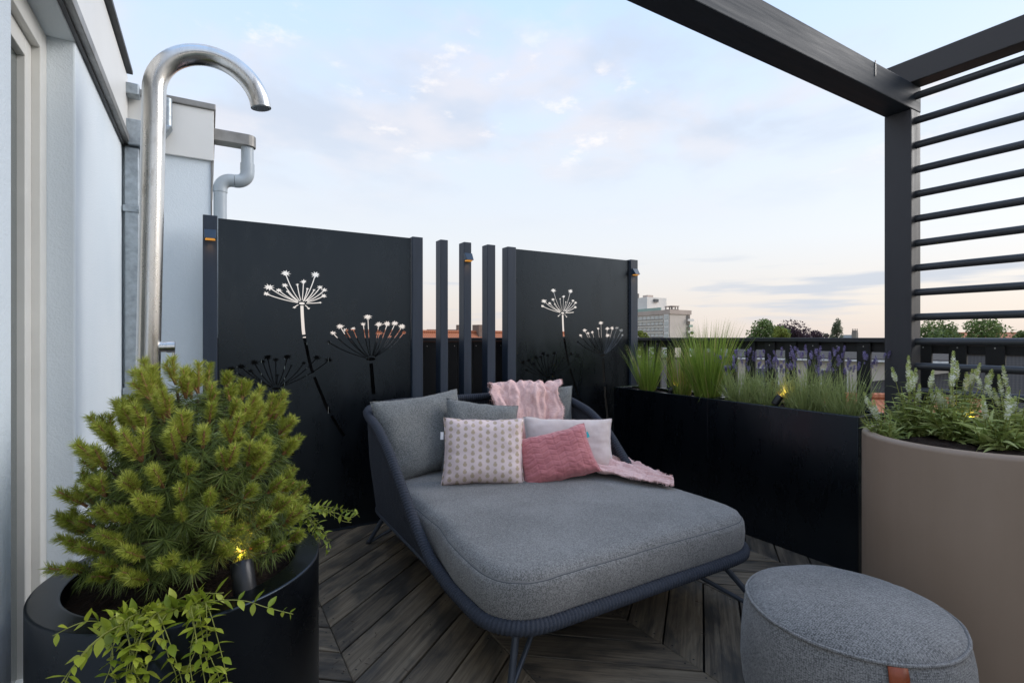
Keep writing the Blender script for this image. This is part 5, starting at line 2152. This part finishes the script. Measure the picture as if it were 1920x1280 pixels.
def apartment_block():
    cx, cy = view(68.0, 220.0)
    t = thing('apartment_block', (cx, cy, GROUND), 'beige slab apartment block with rows of windows and a taller stair tower', 'building')
    fa = Vector((*view(57.2, 250.0), 0)) - Vector((cx, cy, 0))
    fd = fa.normalized()                       # along the long facade, away to the left
    sd = (Vector((*view(79.5, 228.0), 0)) - Vector((cx, cy, 0)))
    swid = sd.length
    sd = sd.normalized()                       # along the blank gable, to the right
    FL = 46.0
    top = 13.2
    B = Matrix(((fd.x, sd.x, 0, cx), (fd.y, sd.y, 0, cy), (0, 0, 1, 0), (0, 0, 0, 1)))

    def put(name, x0, x1, y0, y1, z0, z1, mat, parent=t):
        mb = MB().box(x0, x1, y0, y1, z0, z1)
        mb.v = [tuple(B @ Vector(p)) for p in mb.v]
        if B.determinant() < 0:
            mb.f = [f[::-1] for f in mb.f]
        return obj(name, mb, mat, parent)
    # facade lies in the plane y = 0 (local), facing -y; gable in the plane x = 0
    w = put('wall', 0, FL, 0, swid, GROUND, 11.2, 'block_wall')
    put('parapet', -0.4, FL, -0.4, swid + 0.6, 11.201, top - 0.1, 'block_top')
    put('bright_end_bay', 0.6, 3.9, -0.30, -0.01, GROUND, 11.19, 'block_white')
    storey = 2.62
    glass = {}
    for k in range(7):
        z = 11.0 - storey * (k + 1)
        put('floor_band', 4.2, FL, -0.5, -0.01, z - 0.25, z + 0.62, 'block_band')
        put('sill', 4.2, FL, -0.75, -0.505, z + 0.62, z + 0.80, 'block_sill')
        for c in range(12):
            x = 4.8 + c * 3.1
            o = put('window', x, x + 2.5, -0.16, -0.012, z + 0.86, z + storey - 0.32, 'block_glass')
            put('mullion', x + 1.18, x + 1.32, -0.24, -0.165, z + 0.86, z + storey - 0.32, 'block_white', o)
        o = put('window', 1.0, 3.5, -0.42, -0.302, z + 0.5, z + storey - 0.35, 'block_glass')
        put('balcony', -1.3, -0.42, swid - 2.6, swid + 1.4, z - 0.1, z + 0.9, 'block_white') if k % 2 == 0 else put('balcony', -0.9, -0.42, swid - 1.6, swid + 1.0, z - 0.1, z + 0.9, 'green_roof_box')
        put('window', -0.40, -0.01, swid - 2.5, swid - 0.6, z + 0.95, z + storey - 0.2, 'pane_dark')
    put('tower', 19, FL + 5, 2.0, 16.0, 11.2, 20.0, 'block_white')
    put('tower_vent', 18.2, 18.95, 6.5, 9.5, 17.8, 19.2, 'pane_dark')
    put('tower_cap', 22, 26, 5, 9, 20.001, 21.3, 'block_top')
    put('chimney_pipe', 30, 30.8, 5, 5.8, 20.001, 22.6, 'block_sill')
    put('roof_box', 8, 26, 1.2, 1.9, top - 0.09, top + 1.3, 'green_roof_box')
    put('roof_frame', 0.5, 5.5, 2.0, 6.5, top - 0.09, top + 0.25, 'block_sill')
    for x in (0.6, 2.4, 5.0):
        for y_ in (2.1, 6.0):
            put('frame_post', x, x + 0.4, y_, y_ + 0.4, top + 0.2505, top + 1.3, 'block_sill')
    put('roof_frame', 0.3, 5.7, 1.8, 6.7, top + 1.301, top + 1.7, 'block_top')


apartment_block()


def church_tower():
    x, y = view(190, 266)
    x, y = view((1603 - 960) / 958 * 260, 260)
    t = thing('brick_tower', (x, y, GROUND), 'small square brick church tower beyond the poplar', 'tower')
    s = 1.05
    obj('shaft', MB().box(x - s, x + s, y - s, y + s, GROUND, 3.6), 'brown_brick', t)
    obj('belfry', MB().box(x - s * .9, x + s * .9, y - s * .9, y + s * .9, 3.601, 4.6), 'block_sill', t)
    for dx in (-1, 1):
        for dy in (-1, 1):
            obj('pinnacle', MB().box(x + dx * .75 - .12, x + dx * .75 + .12, y + dy * .75 - .12, y + dy * .75 + .12, 4.601, 5.5), 'block_sill', t)
    x, y = view((1591 - 960) / 958 * 270, 270)
    o = obj('blue_shed', MB().box(x - 3, x + 3, y - 3, y + 3, GROUND, 2.1), 'pvc_grey')
    tag(o, 'pale blue grey flat roofed hall beside the brick tower', 'building')
    obj('roof_sheet', MB().box(x - 3.2, x + 3.2, y - 3.2, y + 3.2, 2.101, 2.4), 'pvc_grey', o)


church_tower()


def tree(label, lat, dep, top, crown_r, crown_h, mat, n=2600, leaf=0.42, lobes=14, kind='broadleaf', seed=0):
    rnd = random.Random(seed + 100)
    x, y = view(lat, dep)
    t = thing('tree', (x, y, GROUND), label, 'tree', 'trees beyond the railing')
    cz = top - crown_h / 2
    tr = MB()
    tr.tube([(x, y, GROUND), (x + 0.15, y, (GROUND + cz) / 2), (x, y + 0.1, cz + crown_h * 0.2)], [crown_r * 0.085 + 0.08, crown_r * 0.065 + 0.06, crown_r * 0.02 + 0.02], 8)
    cl = []
    for k in range(lobes):
        a = rnd.uniform(0, 2 * PI)
        zz = rnd.uniform(-1, 1)
        q = math.sqrt(max(0.05, 1 - zz * zz)) * (rnd.uniform(0.35, 0.85))
        if kind == 'poplar':
            q *= max(0.25, 0.9 - 0.6 * (zz + 1) / 2)
        c = Vector((x + math.cos(a) * q * crown_r, y + math.sin(a) * q * crown_r, cz + zz * crown_h * 0.40))
        r = crown_r * rnd.uniform(0.26, 0.46) * (0.75 if kind == 'poplar' else 1)
        cl.append((c, r))
        s = Vector((x, y, cz - crown_h * 0.35 + 0.3 * (zz + 1) * crown_h * 0.4))
        tr.tube(bezier(s, s.lerp(c, 0.6) + Vector((0, 0, -0.2)), c, 4), [0.03 * crown_r + .02, 0.022 * crown_r + .02, 0.016 * crown_r + .015, 0.01 * crown_r + .01, 0.01], 5, cap=False)
    obj('trunk', tr, 'bark', t, smooth=True)
    st = store_new()
    per_c = n // lobes
    for c, r in cl:
        k = per_c
        d = unit(RNG.normal(size=(k, 3)))
        rad_ = r * RNG.uniform(0.45, 1.12, k) ** 0.6
        p = np.array(c) + d * rad_[:, None] * np.array([1, 1, 0.85 if kind != 'poplar' else 1.5])
        nrm_ = unit(d + RNG.normal(size=(k, 3)) * 0.7)
        u = perp(nrm_)
        v_ = np.cross(nrm_, u)
        s = leaf * RNG.uniform(0.5, 1.2, k)
        V = np.stack([p - u * s[:, None] * .5, p - v_ * s[:, None] * .34, p + u * s[:, None] * .5, p + v_ * s[:, None] * .34], 1)
        i = np.arange(k)[:, None] * 4 + st['n']
        st['v'].append(V.reshape(-1, 3))
        st['f'].append(i + np.array([[0, 1, 2, 3]]))
        st['t'].append(np.repeat(np.clip(RNG.normal(0.45, 0.25, k) + rnd.uniform(-.1, .1), 0, 1), 4))
        st['n'] += k * 4
    o = link('crown', store_mesh('crown', st, mat), t)


def px(u, dep):
    return (u - 960) / 958 * dep


tree('large light green tree beside the purple beech', px(1436, 120), 120, 5.4, 5.0, 10, 'tree_green', 5200, 0.62, 24, seed=1)
tree('yellow green round tree in front of the purple beech', px(1462, 105), 105, 3.5, 2.2, 6, 'tree_lime', 3000, 0.42, 14, seed=2)
tree('dark purple beech spreading wide beyond the railing', px(1487, 128), 128, 5.0, 5.2, 9, 'tree_purple', 4800, 0.55, 22, seed=3)
tree('lower purple leaved tree between beech and poplar', px(1520, 132), 132, 3.7, 3.8, 8, 'tree_purple', 3600, 0.5, 18, seed=4)
tree('slim grey green tree poking above the purple trees', px(1504, 150), 150, 4.9, 1.5, 6, 'tree_grey', 1200, 0.5, 8, seed=11)
tree('tall grey green poplar standing alone', px(1569, 140), 140, 6.4, 3.0, 12, 'tree_grey', 4200, 0.46, 24, 'poplar', seed=5)
tree('pale thin tree at the end of the purple trees', px(1545, 160), 160, 3.4, 2.2, 6, 'tree_grey', 1100, 0.5, 10, seed=12)
tree('round green tree behind the pergola bars by the post', px(1758, 100), 100, 4.3, 5.0, 8, 'tree_green', 4200, 0.5, 20, seed=6)
tree('wide green tree in the middle behind the pergola bars', px(1818, 92), 92, 4.3, 5.4, 8, 'tree_green', 4600, 0.5, 20, seed=7)
tree('small green tree at the far end of the pergola bars', px(1915, 95), 95, 2.4, 1.8, 5, 'tree_green', 1600, 0.4, 10, seed=8)
tree('yellow green tree in front of the apartment block', px(1203, 130), 130, 3.2, 2.2, 7, 'tree_lime', 2200, 0.45, 12, seed=9)
tree('small green tree at the corner of the apartment block', px(1301, 150), 150, 4.0, 1.4, 7, 'tree_green', 1400, 0.45, 10, seed=10)
tree('thin leafed tree top over the orange roof', px(803, 46), 46, 2.25, 1.0, 3.0, 'tree_green', 420, 0.26, 8, seed=13)
tree('green tree below the railing beside the lavender', px(1478, 40), 40, 0.75, 2.6, 5, 'tree_lime', 2600, 0.26, 14, seed=14)
tree('dense green tree low behind the grass tufts', px(1222, 44), 44, 0.6, 2.4, 5, 'tree_green', 2400, 0.26, 14, seed=15)
